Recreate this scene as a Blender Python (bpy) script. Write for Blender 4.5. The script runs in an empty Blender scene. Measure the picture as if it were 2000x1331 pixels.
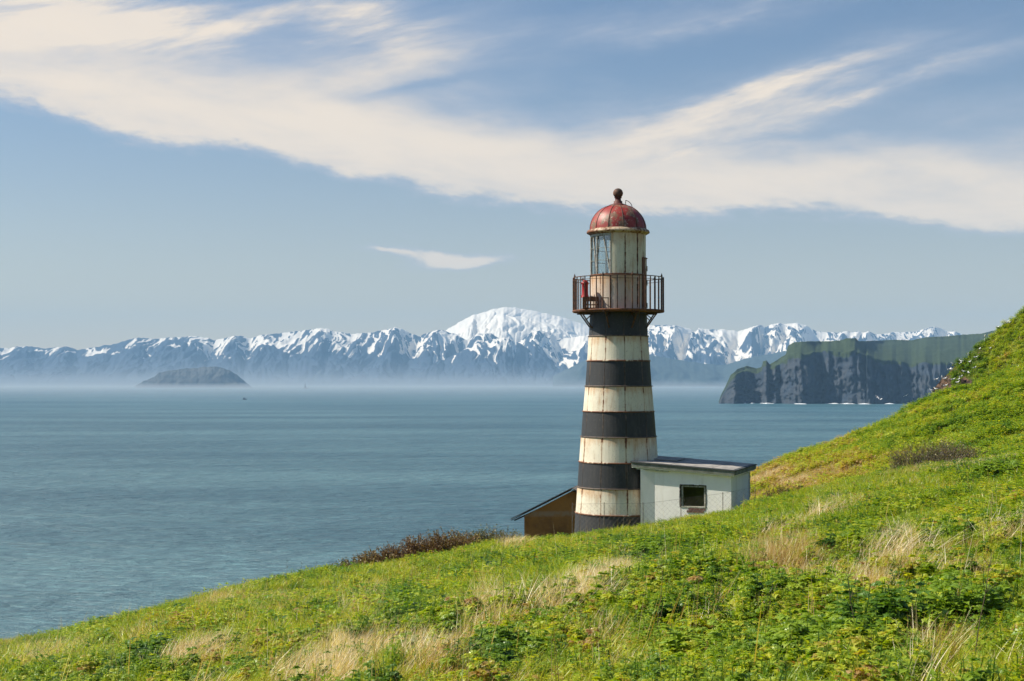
import bpy, bmesh, math, random
import numpy as np
from mathutils import Vector, Matrix

random.seed(7)
scene = bpy.context.scene
COL = scene.collection
F = 2778.0                       # focal length in pixels of the 2000 px wide picture (50 mm lens)
PITCH = math.atan(76.5 / F)
SEA = -60.0                      # the eye is 60 m above the water, world origin at the eye

# ------------------------------------------------------------------ camera
cam = bpy.data.cameras.new('camera'); cam_o = bpy.data.objects.new('camera', cam); COL.objects.link(cam_o)
cam.sensor_width = 36.0; cam.lens = 50.0; cam.clip_start = 0.05; cam.clip_end = 90000.0
cam_o.location = (0, 0, 0); cam_o.rotation_euler = (math.pi/2 + PITCH, 0, 0)
cam.dof.use_dof = True; cam.dof.focus_distance = 42.0; cam.dof.aperture_fstop = 11.0
scene.camera = cam_o

# ------------------------------------------------------------------ light
SUN_AZ = math.radians(-83.0)     # measured from +Y towards +X: left and a little beyond the tower
SUN_EL = math.radians(46.0)
sd = Vector((math.sin(SUN_AZ)*math.cos(SUN_EL), math.cos(SUN_AZ)*math.cos(SUN_EL), math.sin(SUN_EL)))
sun = bpy.data.lights.new('sun', 'SUN'); sun.energy = 4.9; sun.angle = math.radians(0.5); sun.color = (1.0, 0.92, 0.79)
sun_o = bpy.data.objects.new('sun', sun); COL.objects.link(sun_o)
sun_o.rotation_euler = (-sd).to_track_quat('-Z', 'Y').to_euler()
scene.view_settings.view_transform = 'Standard'; scene.view_settings.look = 'None'
scene.view_settings.gamma = 1.0; scene.view_settings.use_curve_mapping = False
scene.view_settings.exposure = 0.62
scene.cycles.use_denoising = True
scene.cycles.max_bounces = 6; scene.cycles.diffuse_bounces = 3; scene.cycles.glossy_bounces = 3
scene.cycles.transmission_bounces = 4; scene.cycles.volume_bounces = 0; scene.cycles.transparent_max_bounces = 8
scene.cycles.caustics_reflective = False; scene.cycles.caustics_refractive = False

# ------------------------------------------------------------------ node helper
class NT:
    def __init__(s, tree): s.t = tree; s.n = tree.nodes; s.l = tree.links
    def new(s, typ, **kw):
        nd = s.n.new(typ)
        for k, v in kw.items():
            if k in ('ins',):
                for kk, vv in v.items():
                    if isinstance(vv, bpy.types.NodeSocket): s.l.new(vv, nd.inputs[kk])
                    else: nd.inputs[kk].default_value = vv
            else: setattr(nd, k, v)
        return nd
    def math(s, op, a, b=None, c=None, clamp=False):
        nd = s.n.new('ShaderNodeMath'); nd.operation = op; nd.use_clamp = clamp
        for i, v in enumerate((a, b, c)):
            if v is None: continue
            if isinstance(v, bpy.types.NodeSocket): s.l.new(v, nd.inputs[i])
            else: nd.inputs[i].default_value = v
        return nd.outputs[0]
    def mix(s, f, a, b, mode='MIX'):
        nd = s.n.new('ShaderNodeMix'); nd.data_type = 'RGBA'; nd.blend_type = mode
        for i, v in ((0, f), (6, a), (7, b)):
            if isinstance(v, bpy.types.NodeSocket): s.l.new(v, nd.inputs[i])
            else: nd.inputs[i].default_value = (v if i == 0 else (tuple(v)+(1,))[:4])
        return nd.outputs[2]
    def ramp(s, f, stops, interp='LINEAR'):
        nd = s.n.new('ShaderNodeValToRGB'); cr = nd.color_ramp; cr.interpolation = interp
        while len(cr.elements) < len(stops): cr.elements.new(0.5)
        for e, (p, c) in zip(cr.elements, stops):
            e.position = p; e.color = (c, c, c, 1) if isinstance(c, (int, float)) else tuple(c)+(1,)
        s.l.new(f, nd.inputs[0]); return nd.outputs[0]
    def noise(s, vec, scale, detail=4, rough=.55, dist=0.0, typ='FBM'):
        nd = s.n.new('ShaderNodeTexNoise'); nd.noise_type = typ
        nd.inputs['Scale'].default_value = scale; nd.inputs['Detail'].default_value = detail
        nd.inputs['Roughness'].default_value = rough; nd.inputs['Distortion'].default_value = dist
        if vec is not None: s.l.new(vec, nd.inputs['Vector'])
        return nd.outputs[0]
    def mapping(s, vec, scale=(1,1,1), loc=(0,0,0), rot=(0,0,0)):
        nd = s.n.new('ShaderNodeMapping'); s.l.new(vec, nd.inputs[0])
        nd.inputs['Scale'].default_value = scale; nd.inputs['Location'].default_value = loc; nd.inputs['Rotation'].default_value = rot
        return nd.outputs[0]
    def sstep(s, v, a, b):
        nd = s.n.new('ShaderNodeMapRange'); nd.interpolation_type = 'SMOOTHSTEP'
        s.l.new(v, nd.inputs[0]); nd.inputs[1].default_value = a; nd.inputs[2].default_value = b
        return nd.outputs[0]

# ------------------------------------------------------------------ sky: Nishita with a cirrus sheet
world = bpy.data.worlds.new('World'); scene.world = world; world.use_nodes = True
w = NT(world.node_tree); w.n.clear()
sky = w.new('ShaderNodeTexSky', sky_type='NISHITA', sun_disc=False, sun_elevation=SUN_EL, sun_rotation=SUN_AZ,
            altitude=60.0, air_density=1.0, dust_density=1.3, ozone_density=2.2)
geo = w.new('ShaderNodeTexCoord')
sep = w.new('ShaderNodeSeparateXYZ', ins={0: geo.outputs['Generated']})
X, Y, Z = sep.outputs
az = w.math('ARCTAN2', X, Y)                       # 0 straight ahead, + to the right
hyp = w.math('SQRT', w.math('ADD', w.math('MULTIPLY', X, X), w.math('MULTIPLY', Y, Y)))
el = w.math('ARCTAN2', Z, hyp)
aev = w.new('ShaderNodeCombineXYZ', ins={0: az, 1: el, 2: 0.0}).outputs[0]
# soft wander of the cloud edges
w1 = w.noise(w.mapping(aev, (5, 16, 1), (3.1, 1.7, 0)), 1.0, 5, .55)
w2 = w.noise(w.mapping(aev, (22, 70, 1), (1.3, 8.2, 0)), 1.0, 4, .6)
w3 = w.noise(w.mapping(w.mapping(aev, rot=(0, 0, math.radians(14))), (60, 150, 1), (4.3, 1.2, 0)), 1.0, 5, .65, .4)
wander = w.math('ADD', w.math('MULTIPLY', w.math('SUBTRACT', w1, .5), .034), w.math('MULTIPLY', w.math('SUBTRACT', w2, .5), .020))
def curve_of(sock, pts):
    nd = w.n.new('ShaderNodeFloatCurve'); c = nd.mapping.curves[0]
    lo, hi = -math.pi, math.pi
    xs = [( (p-1000)/F ) for p, _ in pts]
    m = w.math('DIVIDE', w.math('ADD', sock, 1.2), 2.4)          # azimuth -1.2..1.2 -> 0..1
    while len(c.points) < len(pts): c.points.new(.5, .5)
    for q, (p, row) in zip(c.points, pts):
        a = math.atan((p-1000)/F) if abs(p) < 9000 else (p/9000.0)*1.2
        e = math.atan((742-row)/F)
        q.location = ((a+1.2)/2.4, e/0.6)
    c.points[0].location.x = max(0, c.points[0].location.x)
    nd.mapping.update(); w.l.new(m, nd.inputs[1]); return w.math('MULTIPLY', nd.outputs[0], .6)
low = curve_of(az, [(-4000, -900), (-900, 60), (0, 236), (120, 258), (250, 292), (480, 316), (620, 356), (740, 378), (900, 402), (1050, 418), (1250, 428), (1450, 432), (1650, 445), (1850, 470), (2000, 486), (2900, 520), (6000, 560)])
up = curve_of(az, [(-4000, -1500), (-900, -300), (0, 110), (150, 122), (400, 118), (620, 112), (760, 135), (880, 165), (1000, 188), (1180, 218), (1350, 245), (1500, 262), (1700, 278), (2000, 285), (2900, 360), (6000, 400)])
elw = w.math('ADD', el, wander)
m_low = w.sstep(w.math('ADD', w.math('SUBTRACT', elw, low), w.math('MULTIPLY', w.math('SUBTRACT', w3, .5), .011)), -.003, .013)
up_soft = w.math('SUBTRACT', up, w.math('ADD', el, w.math('MULTIPLY', w.math('SUBTRACT', w1, .5), .10)))
m_up = w.sstep(up_soft, -.030, .036)
band = w.math('MULTIPLY', m_low, m_up)
# wisps: fine streaks drawn out along slanted lines, strongest just above the band
st = w.mapping(w.mapping(aev, (1, 1, 1), rot=(0, 0, math.radians(-14))), (6.5, 30, 1), (.3, .9, 0))
s1 = w.noise(st, 1.0, 7, .62, .35)
st2 = w.mapping(w.mapping(aev, (1, 1, 1), rot=(0, 0, math.radians(-9))), (11, 90, 1), (5.3, 2.2, 0))
s2 = w.noise(st2, 1.0, 6, .6, .5)
streak = w.sstep(w.math('ADD', w.math('MULTIPLY', s1, .7), w.math('MULTIPLY', s2, .3)), .36, .70)
above = w.sstep(w.math('SUBTRACT', elw, low), .0, .02)
# blobs: centre (px,row), half width, half height (px), tilt (deg, + = rising to the right), weight
def blob(px, row, hw, hh, tilt, wt, warp=1.0):
    a0, e0 = math.atan((px-1000)/F), math.atan((742-row)/F); t = math.radians(tilt)
    dx = w.math('SUBTRACT', az, a0); dy = w.math('SUBTRACT', w.math('ADD', el, w.math('MULTIPLY', wander, warp)), e0)
    a = w.math('ADD', w.math('MULTIPLY', dx, math.cos(t)*F/hw), w.math('MULTIPLY', dy, math.sin(t)*F/hw))
    b = w.math('ADD', w.math('MULTIPLY', dx, -math.sin(t)*F/hh), w.math('MULTIPLY', dy, math.cos(t)*F/hh))
    r = w.math('ADD', w.math('MULTIPLY', a, a), w.math('MULTIPLY', b, b))
    return w.math('MULTIPLY', w.math('EXPONENT', w.math('MULTIPLY', r, -1.0)), wt)
def acc(lst):
    o = lst[0]
    for x in lst[1:]: o = w.math('ADD', o, x)
    return o
wisp_area = acc([blob(60, 90, 170, 60, 4, .9), blob(230, 50, 420, 60, 4, .55), blob(700, 20, 120, 45, -12, .8), blob(330, 140, 360, 50, 2, .75), blob(120, 60, 320, 45, 3, .8), blob(500, 60, 300, 50, 4, .75), blob(700, 110, 260, 60, 18, .75),
                 blob(850, 120, 160, 34, 10, .5), blob(1280, 45, 320, 36, 9, .95), blob(1440, 25, 130, 12, 11, .6), blob(1200, 275, 330, 60, 16, 1.0), blob(1420, 215, 320, 46, 18, .95), blob(1330, 300, 260, 40, 6, .8),
                 blob(1600, 160, 300, 30, 14, .75), blob(1850, 150, 240, 14, 15, .6), blob(1700, 205, 330, 18, 14, .65), blob(1500, 240, 300, 22, 16, .6),
                 blob(-900, 40, 900, 160, 5, .8), blob(2900, 120, 700, 120, 12, .6)])
veil = w.math('MULTIPLY', wisp_area, w.math('ADD', w.math('MULTIPLY', streak, .58), .26))
puff = acc([blob(820, 500, 95, 13, -6, 1.1, .35), blob(875, 514, 70, 15, 6, 1.2, .35), blob(960, 508, 70, 10, 5, 1.0, .3), blob(740, 494, 60, 5, -4, .5, .4), blob(785, 462, 42, 8, -8, .35, .6), blob(1340, 495, 60, 14, 0, .12, .5), blob(1880, 545, 60, 8, 0, .15, .5)])
puff = w.sstep(w.math('ADD', puff, w.math('MULTIPLY', w.math('SUBTRACT', w3, .5), 1.3)), .10, 1.50)
# texture inside the band, thinner places and grey undersides
t1 = w.noise(w.mapping(w.mapping(aev, rot=(0,0,math.radians(6))), (8, 34, 1), (7.7, 4.1, 0)), 1.0, 7, .62, .4)
inner = w.sstep(t1, .22, .60)
gap = acc([blob(1560, 275, 300, 16, 4, .5), blob(1300, 300, 160, 14, 14, .22), blob(840, 160, 120, 9, 8, .75, .5), blob(330, 108, 150, 18, 0, .3)])
dens = w.math('MULTIPLY', band, w.math('SUBTRACT', w.math('ADD', .76, w.math('MULTIPLY', inner, .24)), gap), clamp=True)
dens = w.math('MAXIMUM', dens, w.math('MULTIPLY', puff, .95))
dens = w.math('ADD', dens, w.math('MULTIPLY', w.math('SUBTRACT', 1.0, dens), w.math('MULTIPLY', w.math('MULTIPLY', veil, above), .85)), clamp=True)
ccol = w.mix(w.sstep(dens, .25, .95), (5.4, 5.6, 6.3), (9.5, 8.1, 6.5))
ccol = w.mix(w.sstep(t1, .25, .7), w.mix(.12, ccol, (5.6, 5.5, 5.9)), ccol)
glow = w.math('EXPONENT', w.math('MULTIPLY', w.math('MAXIMUM', el, 0.0), -13.0))     # pale band all round the horizon
skyc = w.mix(w.math('MULTIPLY', glow, .60), w.mix(1.0, sky.outputs[0], (.73, .87, .97), 'MULTIPLY'), (15.5, 11.4, 5.6))
col = w.mix(w.math('MULTIPLY', dens, .95), skyc, ccol)
bg = w.new('ShaderNodeBackground', ins={'Color': col, 'Strength': 0.070})
out = w.new('ShaderNodeOutputWorld', ins={'Surface': bg.outputs[0]})
world.cycles.sampling_method = 'MANUAL'; world.cycles.sample_map_resolution = 512

# ------------------------------------------------------------------ general helpers
def ray(px, row):
    xc = (px-1000)/F; zc = (665.5-row)/F
    yy = math.cos(PITCH) - math.sin(PITCH)*zc; zz = math.sin(PITCH) + math.cos(PITCH)*zc
    return xc/yy, zz/yy
def P3(px, row, y):
    u, v = ray(px, row); return Vector((u*y, y, v*y))
def tag(o, label=None, cat=None, group=None, kind=None):
    if label: o['label'] = label
    if cat: o['category'] = cat
    if group: o['group'] = group
    if kind: o['kind'] = kind
    return o
def empty(name, loc=(0,0,0), rz=0.0):
    o = bpy.data.objects.new(name, None); COL.objects.link(o); o.location = loc; o.rotation_euler = (0,0,rz); o.empty_display_size = .3
    return o
def link(name, me, m=None, parent=None, smooth=False):
    o = bpy.data.objects.new(name, me); COL.objects.link(o)
    if m is not None: me.materials.clear(); me.materials.append(m)
    if parent is not None: o.parent = parent
    if smooth: me.polygons.foreach_set('use_smooth', [True]*len(me.polygons))
    return o
def copy_tree(o, parent=None):
    c = o.copy(); COL.objects.link(c); c.parent = parent
    for ch in [x for x in o.children]: copy_tree(ch, c)
    return c
def mesh_np(name, V, Q, attrs=None, uv=None, smooth=True):
    """V (n,3), Q (m,k) faces of equal size"""
    me = bpy.data.meshes.new(name); V = np.asarray(V, np.float32); Q = np.asarray(Q, np.int32); k = Q.shape[1]
    me.vertices.add(len(V)); me.vertices.foreach_set('co', V.ravel())
    me.loops.add(Q.size); me.loops.foreach_set('vertex_index', Q.ravel())
    me.polygons.add(len(Q)); me.polygons.foreach_set('loop_start', np.arange(0, Q.size, k, dtype=np.int32))
    me.polygons.foreach_set('use_smooth', np.full(len(Q), smooth))
    for kk, a in (attrs or {}).items():
        at = me.attributes.new(kk, 'FLOAT', 'POINT'); at.data.foreach_set('value', np.asarray(a, np.float32).ravel())
    if uv is not None:
        l = me.uv_layers.new(name='UVMap'); l.data.foreach_set('uv', np.asarray(uv, np.float32)[Q.ravel()].ravel())
    me.update(calc_edges=True); return me
def grid_faces(nr, nc):
    i = np.arange(nr-1)[:, None]*nc + np.arange(nc-1)[None, :]
    return np.stack([i, i+1, i+nc+1, i+nc], -1).reshape(-1, 4)
def bm_box(bm, lo, hi, M=None):
    xs = [(x, y, z) for x in (lo[0], hi[0]) for y in (lo[1], hi[1]) for z in (lo[2], hi[2])]
    vs = [bm.verts.new((M @ Vector(p)) if M is not None else p) for p in xs]
    for f in ((0,1,3,2),(4,6,7,5),(0,4,5,1),(2,3,7,6),(0,2,6,4),(1,5,7,3)): bm.faces.new([vs[i] for i in f])
def bm_bar(bm, a, b, r, n=6, r2=None):
    a, b = Vector(a), Vector(b); d = (b-a).normalized(); s = d.orthogonal().normalized(); t = d.cross(s); r2 = r if r2 is None else r2
    A = [bm.verts.new(a + (s*math.cos(2*math.pi*i/n) + t*math.sin(2*math.pi*i/n))*r) for i in range(n)]
    B = [bm.verts.new(b + (s*math.cos(2*math.pi*i/n) + t*math.sin(2*math.pi*i/n))*r2) for i in range(n)]
    for i in range(n): bm.faces.new((A[i], A[(i+1)%n], B[(i+1)%n], B[i]))
    bm.faces.new(A[::-1]); bm.faces.new(B)
def bm_lathe(bm, prof, n=48, a0=0.0, a1=2*math.pi, close=True, thick=None):
    full = abs(a1-a0-2*math.pi) < 1e-6; m = n if full else n+1
    rings = []
    for r, z in prof:
        rings.append([bm.verts.new((r*math.sin(a0+(a1-a0)*i/n), -r*math.cos(a0+(a1-a0)*i/n), z)) for i in range(m)])
    for A, B in zip(rings, rings[1:]):
        for i in range(n): bm.faces.new((A[i], A[(i+1)%m], B[(i+1)%m], B[i]))
    return rings
def bm_done(name, bm, m=None, parent=None, smooth=False, bevel=0.0, doubles=False):
    if doubles: bmesh.ops.remove_doubles(bm, verts=bm.verts, dist=1e-4)
    if bevel: bmesh.ops.bevel(bm, geom=list(bm.edges), offset=bevel, segments=1, affect='EDGES')
    bmesh.ops.recalc_face_normals(bm, faces=bm.faces)
    me = bpy.data.meshes.new(name); bm.to_mesh(me); bm.free()
    return link(name, me, m, parent, smooth)

# numpy noise ---------------------------------------------------------------
_rng = np.random.RandomState(11)
_PERM = _rng.permutation(4096); _GA = _rng.rand(4096)*2*np.pi
def gnoise(x, y, seed=0):
    x = np.asarray(x, float); y = np.asarray(y, float)
    xi = np.floor(x).astype(np.int64); yi = np.floor(y).astype(np.int64); fx = x-xi; fy = y-yi
    def g(ix, iy, dx, dy):
        h = _PERM[(_PERM[(ix + seed*131) & 4095] + iy) & 4095]; a = _GA[h]; return np.cos(a)*dx + np.sin(a)*dy
    ux = fx*fx*fx*(fx*(fx*6-15)+10); uy = fy*fy*fy*(fy*(fy*6-15)+10)
    a = g(xi, yi, fx, fy); b = g(xi+1, yi, fx-1, fy); c = g(xi, yi+1, fx, fy-1); d = g(xi+1, yi+1, fx-1, fy-1)
    return ((a*(1-ux)+b*ux)*(1-uy) + (c*(1-ux)+d*ux)*uy)*1.5
def fbm(x, y, o=5, seed=0, gain=.5):
    s = 0; a = 1; n = 0
    for i in range(o): s = s + a*gnoise(x*2**i, y*2**i, seed+i); n += a; a *= gain
    return s/n
def ridged(x, y, o=5, seed=0, gain=.5):
    s = 0; a = 1; n = 0
    for i in range(o): s = s + a*(1-np.abs(gnoise(x*2**i, y*2**i, seed+i))*2); n += a; a *= gain
    return s/n
def sst(x, a, b):
    t = np.clip((np.asarray(x, float)-a)/(b-a), 0, 1); return t*t*(3-2*t)

# materials -----------------------------------------------------------------
def mat(name):
    m = bpy.data.materials.new(name); m.use_nodes = True; t = NT(m.node_tree)
    b = m.node_tree.nodes['Principled BSDF']; return m, t, b
def simple(name, c, rough=.7, metal=0, var=.25, scale=6.0, bump=.0, c2=None):
    m, t, b = mat(name); g = t.new('ShaderNodeNewGeometry').outputs['Position']
    n = t.noise(g, scale, 6, .6); dark = c2 if c2 else tuple(x*(1-var) for x in c)
    t.l.new(t.mix(t.sstep(n, .35, .65), c, dark), b.inputs['Base Color']); b.inputs['Roughness'].default_value = rough; b.inputs['Metallic'].default_value = metal
    if bump:
        bp = t.new('ShaderNodeBump', ins={'Height': n, 'Strength': bump, 'Distance': .02}); t.l.new(bp.outputs[0], b.inputs['Normal'])
    return m
# ================================================================== HAZE AND MIST
def volume_mat(name, density, col, aniso=0.3):
    m = bpy.data.materials.new(name); m.use_nodes = True; t = NT(m.node_tree); t.n.clear()
    v = t.new('ShaderNodeVolumePrincipled', ins={'Color': tuple(col)+(1,), 'Density': density, 'Anisotropy': aniso})
    t.new('ShaderNodeOutputMaterial', ins={'Volume': v.outputs[0]}); m.cycles.homogeneous_volume = True
    return m
bm = bmesh.new(); bm_box(bm, (-30000, -9000, SEA-1), (30000, 20500, 935.0))
hz = bm_done('haze', bm, volume_mat('haze_air', 5.2e-5, (.36, .66, 1.0), .0)); tag(hz, kind='stuff')
# mist bank lying on the far water: thin towards us, thick in front of the mountains' feet
def mist(name, x0, x1, prof, dens):
    cols = np.linspace(0, 1, 33); nc = len(prof); V = []
    for c in cols:
        x = x0 + (x1-x0)*c; k = min(1.0, math.sin(math.pi*c)**.6*1.25) if 0 < c < 1 else 0.0
        k *= 1 + .10*math.sin(9*c+2) + .06*math.sin(23*c)
        V += [(x, y, SEA+1.2+h*k) for y, h in prof]
    Vt = np.array(V); B = Vt.copy(); B[:, 2] = SEA+.6; allv = np.concatenate([Vt, B]); n0 = len(Vt)
    q = grid_faces(len(cols), nc); fs = [tuple(map(int, f)) for f in q] + [tuple(map(int, f[::-1]+n0)) for f in q]
    def side(idx):
        for i, j in zip(idx, idx[1:]): fs.append((i, i+n0, j+n0, j))
    side(list(range(nc))); side([(len(cols)-1)*nc+i for i in range(nc)])
    side([i*nc for i in range(len(cols))]); side([i*nc+nc-1 for i in range(len(cols))])
    me = bpy.data.meshes.new(name); me.from_pydata([tuple(map(float, v)) for v in allv], [], fs); me.update()
    bm = bmesh.new(); bm.from_mesh(me); bmesh.ops.recalc_face_normals(bm, faces=bm.faces); bm.to_mesh(me); bm.free()
    return tag(link(name, me, volume_mat(name+'_vapour', dens, (.84, .94, .98), .0)), kind='stuff')
MP = [(3700, 0), (4600, 3), (5600, 6), (7000, 11), (8500, 17), (9800, 24), (10700, 36), (11200, 60), (11600, 80), (11900, 104), (12150, 136), (12330, 175), (12440, 222), (12500, 275), (12570, 222), (12700, 165), (12900, 110), (13300, 55), (13700, 0)]
mist('mist_bank', -12500, 2600, MP, 4.6e-4)

# ================================================================== WATER
m, t, b = mat('sea_water'); gp = t.new('ShaderNodeNewGeometry').outputs['Position']
h1 = t.noise(t.mapping(gp, (.45, .95, 1), rot=(0,0,.35)), 1.0, 5, .65)
h2 = t.noise(t.mapping(gp, (.075, .16, 1), rot=(0,0,.35)), 1.0, 5, .62)
h3 = t.noise(t.mapping(gp, (.012, .03, 1), rot=(0,0,.2)), 1.0, 5, .6)
hh = t.math('ADD', t.math('MULTIPLY', h1, .9), t.math('ADD', t.math('MULTIPLY', h2, 4.5), t.math('MULTIPLY', h3, 16.0)))
bp = t.new('ShaderNodeBump', ins={'Height': hh, 'Strength': 1.0, 'Distance': .85}); t.l.new(bp.outputs[0], b.inputs['Normal'])
patch = t.noise(t.mapping(gp, (.0012, .006, 1), rot=(0,0,.12)), 1.0, 6, .6)
fine = t.noise(t.mapping(gp, (.10, .30, 1), rot=(0,0,.2)), 1.0, 6, .75)
cw = t.mix(t.sstep(patch, .36, .66), (.020, .066, .088), (.052, .118, .140))
cw = t.mix(t.sstep(fine, .42, .68), cw, t.mix(1.0, cw, (2.3, 2.1, 1.9), 'MULTIPLY'))
cap = t.noise(t.mapping(gp, (.10, .40, 1), rot=(0,0,.1)), 1.0, 3, .5)
cap2 = t.noise(gp, .012, 2, .5)
caps = t.math('MULTIPLY', t.sstep(cap, .765, .80), t.sstep(cap2, .45, .6))
cw = t.mix(caps, cw, (.75, .8, .82))
t.l.new(cw, b.inputs['Base Color']); b.inputs['Roughness'].default_value = .34; b.inputs['IOR'].default_value = 1.33
b.inputs['Specular IOR Level'].default_value = .5
xs = np.array([-29000, -12000, -5000, -2000, 0, 2000, 5000, 12000, 29000.]); ys = np.array([-8000, -2000, -300, 300, 1500, 5000, 12000, 20000.])
gx, gy = np.meshgrid(xs, ys); V = np.stack([gx, gy, np.full_like(gx, SEA)], -1).reshape(-1, 3)
tag(link('sea', mesh_np('sea', V, grid_faces(len(ys), len(xs))), m), kind='structure')

# ================================================================== FAR MOUNTAINS
def mountain_mat(name, rock, rock2, snow_on=True, green=None):
    m, t, b = mat(name); gp = t.new('ShaderNodeNewGeometry')
    a = t.new('ShaderNodeAttribute', attribute_name='snow').outputs['Fac']
    n1 = t.noise(t.mapping(gp.outputs['Position'], (.02, .004, .009)), 1.0, 6, .68, .4)
    n2 = t.noise(gp.outputs['Position'], .02, 5, .6)
    c = t.mix(t.sstep(n2, .35, .65), rock, rock2)
    if green:
        g = t.new('ShaderNodeAttribute', attribute_name='green').outputs['Fac']
        c = t.mix(t.sstep(t.math('ADD', g, t.math('MULTIPLY', t.math('SUBTRACT', n2, .5), .9)), .42, .62), c, green)
    s = t.sstep(t.math('ADD', a, t.math('MULTIPLY', t.math('SUBTRACT', n1, .5), 1.2)), .47, .55)
    c = t.mix(s, c, (.80, .745, .65) if snow_on else (.42, .40, .36))
    t.l.new(c, b.inputs['Base Color']); b.inputs['Roughness'].default_value = .9; b.inputs['Specular IOR Level'].default_value = .1
    return m
def massif(name, pts, d_ridge, d_foot, material, nc=900, nr=90, rough=.17, fx=1/900., snow=(250, 600), seed=1, expo=1.15, back=.5, gully=.6, cut=True, snowbias=0.0, zfoot=None, bias=None, slant=.7, pk=.26):
    pts = sorted(pts); px = np.array([p[0] for p in pts], float); U = np.array([ray(*p)[0] for p in pts]); VV = np.array([ray(*p)[1] for p in pts])
    u = np.linspace(U[0], U[-1], nc); zr = np.interp(u, U, VV)*d_ridge
    jag = fbm(u*260, u*0+seed, 4, seed)*.0019*d_ridge*.5; edge = sst(u, U[0], U[0]+.004)*sst(-u, -U[-1], -U[-1]+.004)
    zr = zr + jag*edge
    nb = 14; t = np.concatenate([np.linspace(0, 1, nr), 1+np.linspace(0, 1, nb+1)[1:]])
    zf = SEA-4 if zfoot is None else zfoot
    T, UU = np.meshgrid(t, u, indexing='ij'); ZR = np.broadcast_to(zr, T.shape)
    dist = np.where(T <= 1, d_foot + (d_ridge-d_foot)*T, d_ridge + (T-1)*back*(d_ridge-d_foot))
    x = UU*dist; y = dist
    H = ZR-zf; Tc = np.clip(T, 0, 1)
    wx = x + 160*fbm(x/700., y/700., 3, seed+2)
    big = ridged(wx*fx*.55, y*fx*.22, 3, seed+5, .5)-.5                        # big spurs running down to the water
    g = ridged(wx*fx*1.6 + .5*fbm(x*fx*.7, y*fx*.7, 3, seed+9), y*fx*.45, 5, seed, .58)-.45
    g2 = ridged(x*fx*6.0 + .8*fbm(x*fx*2, y*fx*2, 2, seed+3), y*fx*1.3, 3, seed+20, .55)-.45
    env = np.sin(np.pi*np.clip(Tc, 0, 1)**.75)**.7
    wp = 1.1*fbm(x/700., y/900., 3, seed+70)
    L1 = np.exp(-(gnoise(x/230.+wp, y/1500.+wp*.3, seed+71)/.10)**2)          # main gullies, continuous down the face
    L2 = np.exp(-(gnoise(x/95.+2*wp, y/600.+wp, seed+73)/.13)**2); L3 = np.exp(-(gnoise(x/42.+3*wp, y/330., seed+75)/.16)**2)
    prof = np.clip(Tc + .20*big*env, 0, 1)**expo
    ug = np.linspace(U[0], U[-1], 1600); zg_ = np.interp(ug, U, VV)*d_ridge; kk_ = max(3, int(.040/(ug[1]-ug[0]))); ker = np.hanning(kk_); ker /= ker.sum()
    res = zg_ - np.convolve(np.pad(zg_, kk_, 'edge'), ker, 'same')[kk_:-kk_]; res = np.clip(res/ (np.abs(res).max()+1e-6)*1.6, -1, 1)     # + on the peaks, - in the saddles
    sh = (1-Tc)*(.020*fbm(UU*9, T*0, 2, seed+90) + .012) + .004*fbm(UU*60, Tc*3, 3, seed+91)
    PK = np.interp(UU + sh, ug, res)*np.clip(Tc*1.4, 0, 1)
    z = zf + H*prof + H*rough*env*(.8*g + .22*g2 - .42*L1 - .20*L2) + H*pk*PK*env
    z = np.where(T > 1, zf + H*(1-(T-1)**1.2)*1.0 - H*.2*(T-1), z)
    lim = (ZR/d_ridge)*y; lo_ = lim - (1-Tc)*H*.05
    over = z-lo_; z = np.where((T <= 1) & (over > 0), lo_ - .35*np.minimum(over, H*.2)*np.sin(np.pi*Tc), z)   # stays below the crest line
    z = np.maximum(z, zf)
    alt = (z-zf)
    # snow lies in streaks down the fall lines and in the hollows, thinner low down
    ang = slant*fbm(x/900., y/2500., 2, seed+40)*2.2 + .5*np.sign(big)*0
    sx = x + ang*alt
    st1 = fbm(sx/46., alt/420., 3, seed+50); st2 = fbm(sx/17., alt/160., 3, seed+55); pt = fbm(x/330., alt/190., 4, seed+60)
    rel = (alt-.5*(snow[0]+snow[1]))/(snow[1]-snow[0])
    sn = .38 + .38*rel + .85*L1*sst(rel, -1.1, -.3) + .75*L2*sst(rel, -.6, .1) + .50*L3*sst(rel, -.3, .5) + .75*pt - .62*PK*sst(-Tc, -.985, -.6) + .30*st2 - .45*g*gully - .3*g2*gully - .55*sst(Tc, .93, 1.0)*sst(fbm(x/260., y*0, 3, seed+77), -.15, .15) + snowbias
    if bias is not None: sn = sn + np.interp(UU*F+1000, [p for p, _ in bias], [q for _, q in bias])
    sn = np.where(alt < snow[0]*.6, sn-.4, sn); sn = np.clip(sn, -1, 2)
    me = mesh_np(name, np.stack([x, y, z], -1).reshape(-1, 3), grid_faces(len(t), nc), {'snow': sn.ravel()})
    return tag(link(name, me, material), kind='structure')
rock_m = mountain_mat('far_rock_and_snow', (.028, .045, .078), (.045, .060, .088))  # blue of skylight on shaded slopes is mixed into the rock colours
volc_m = mountain_mat('volcano_snow', (.07, .075, .085), (.12, .115, .11))
foot_m = mountain_mat('wooded_foothill', (.04, .055, .05), (.055, .07, .06))

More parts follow.
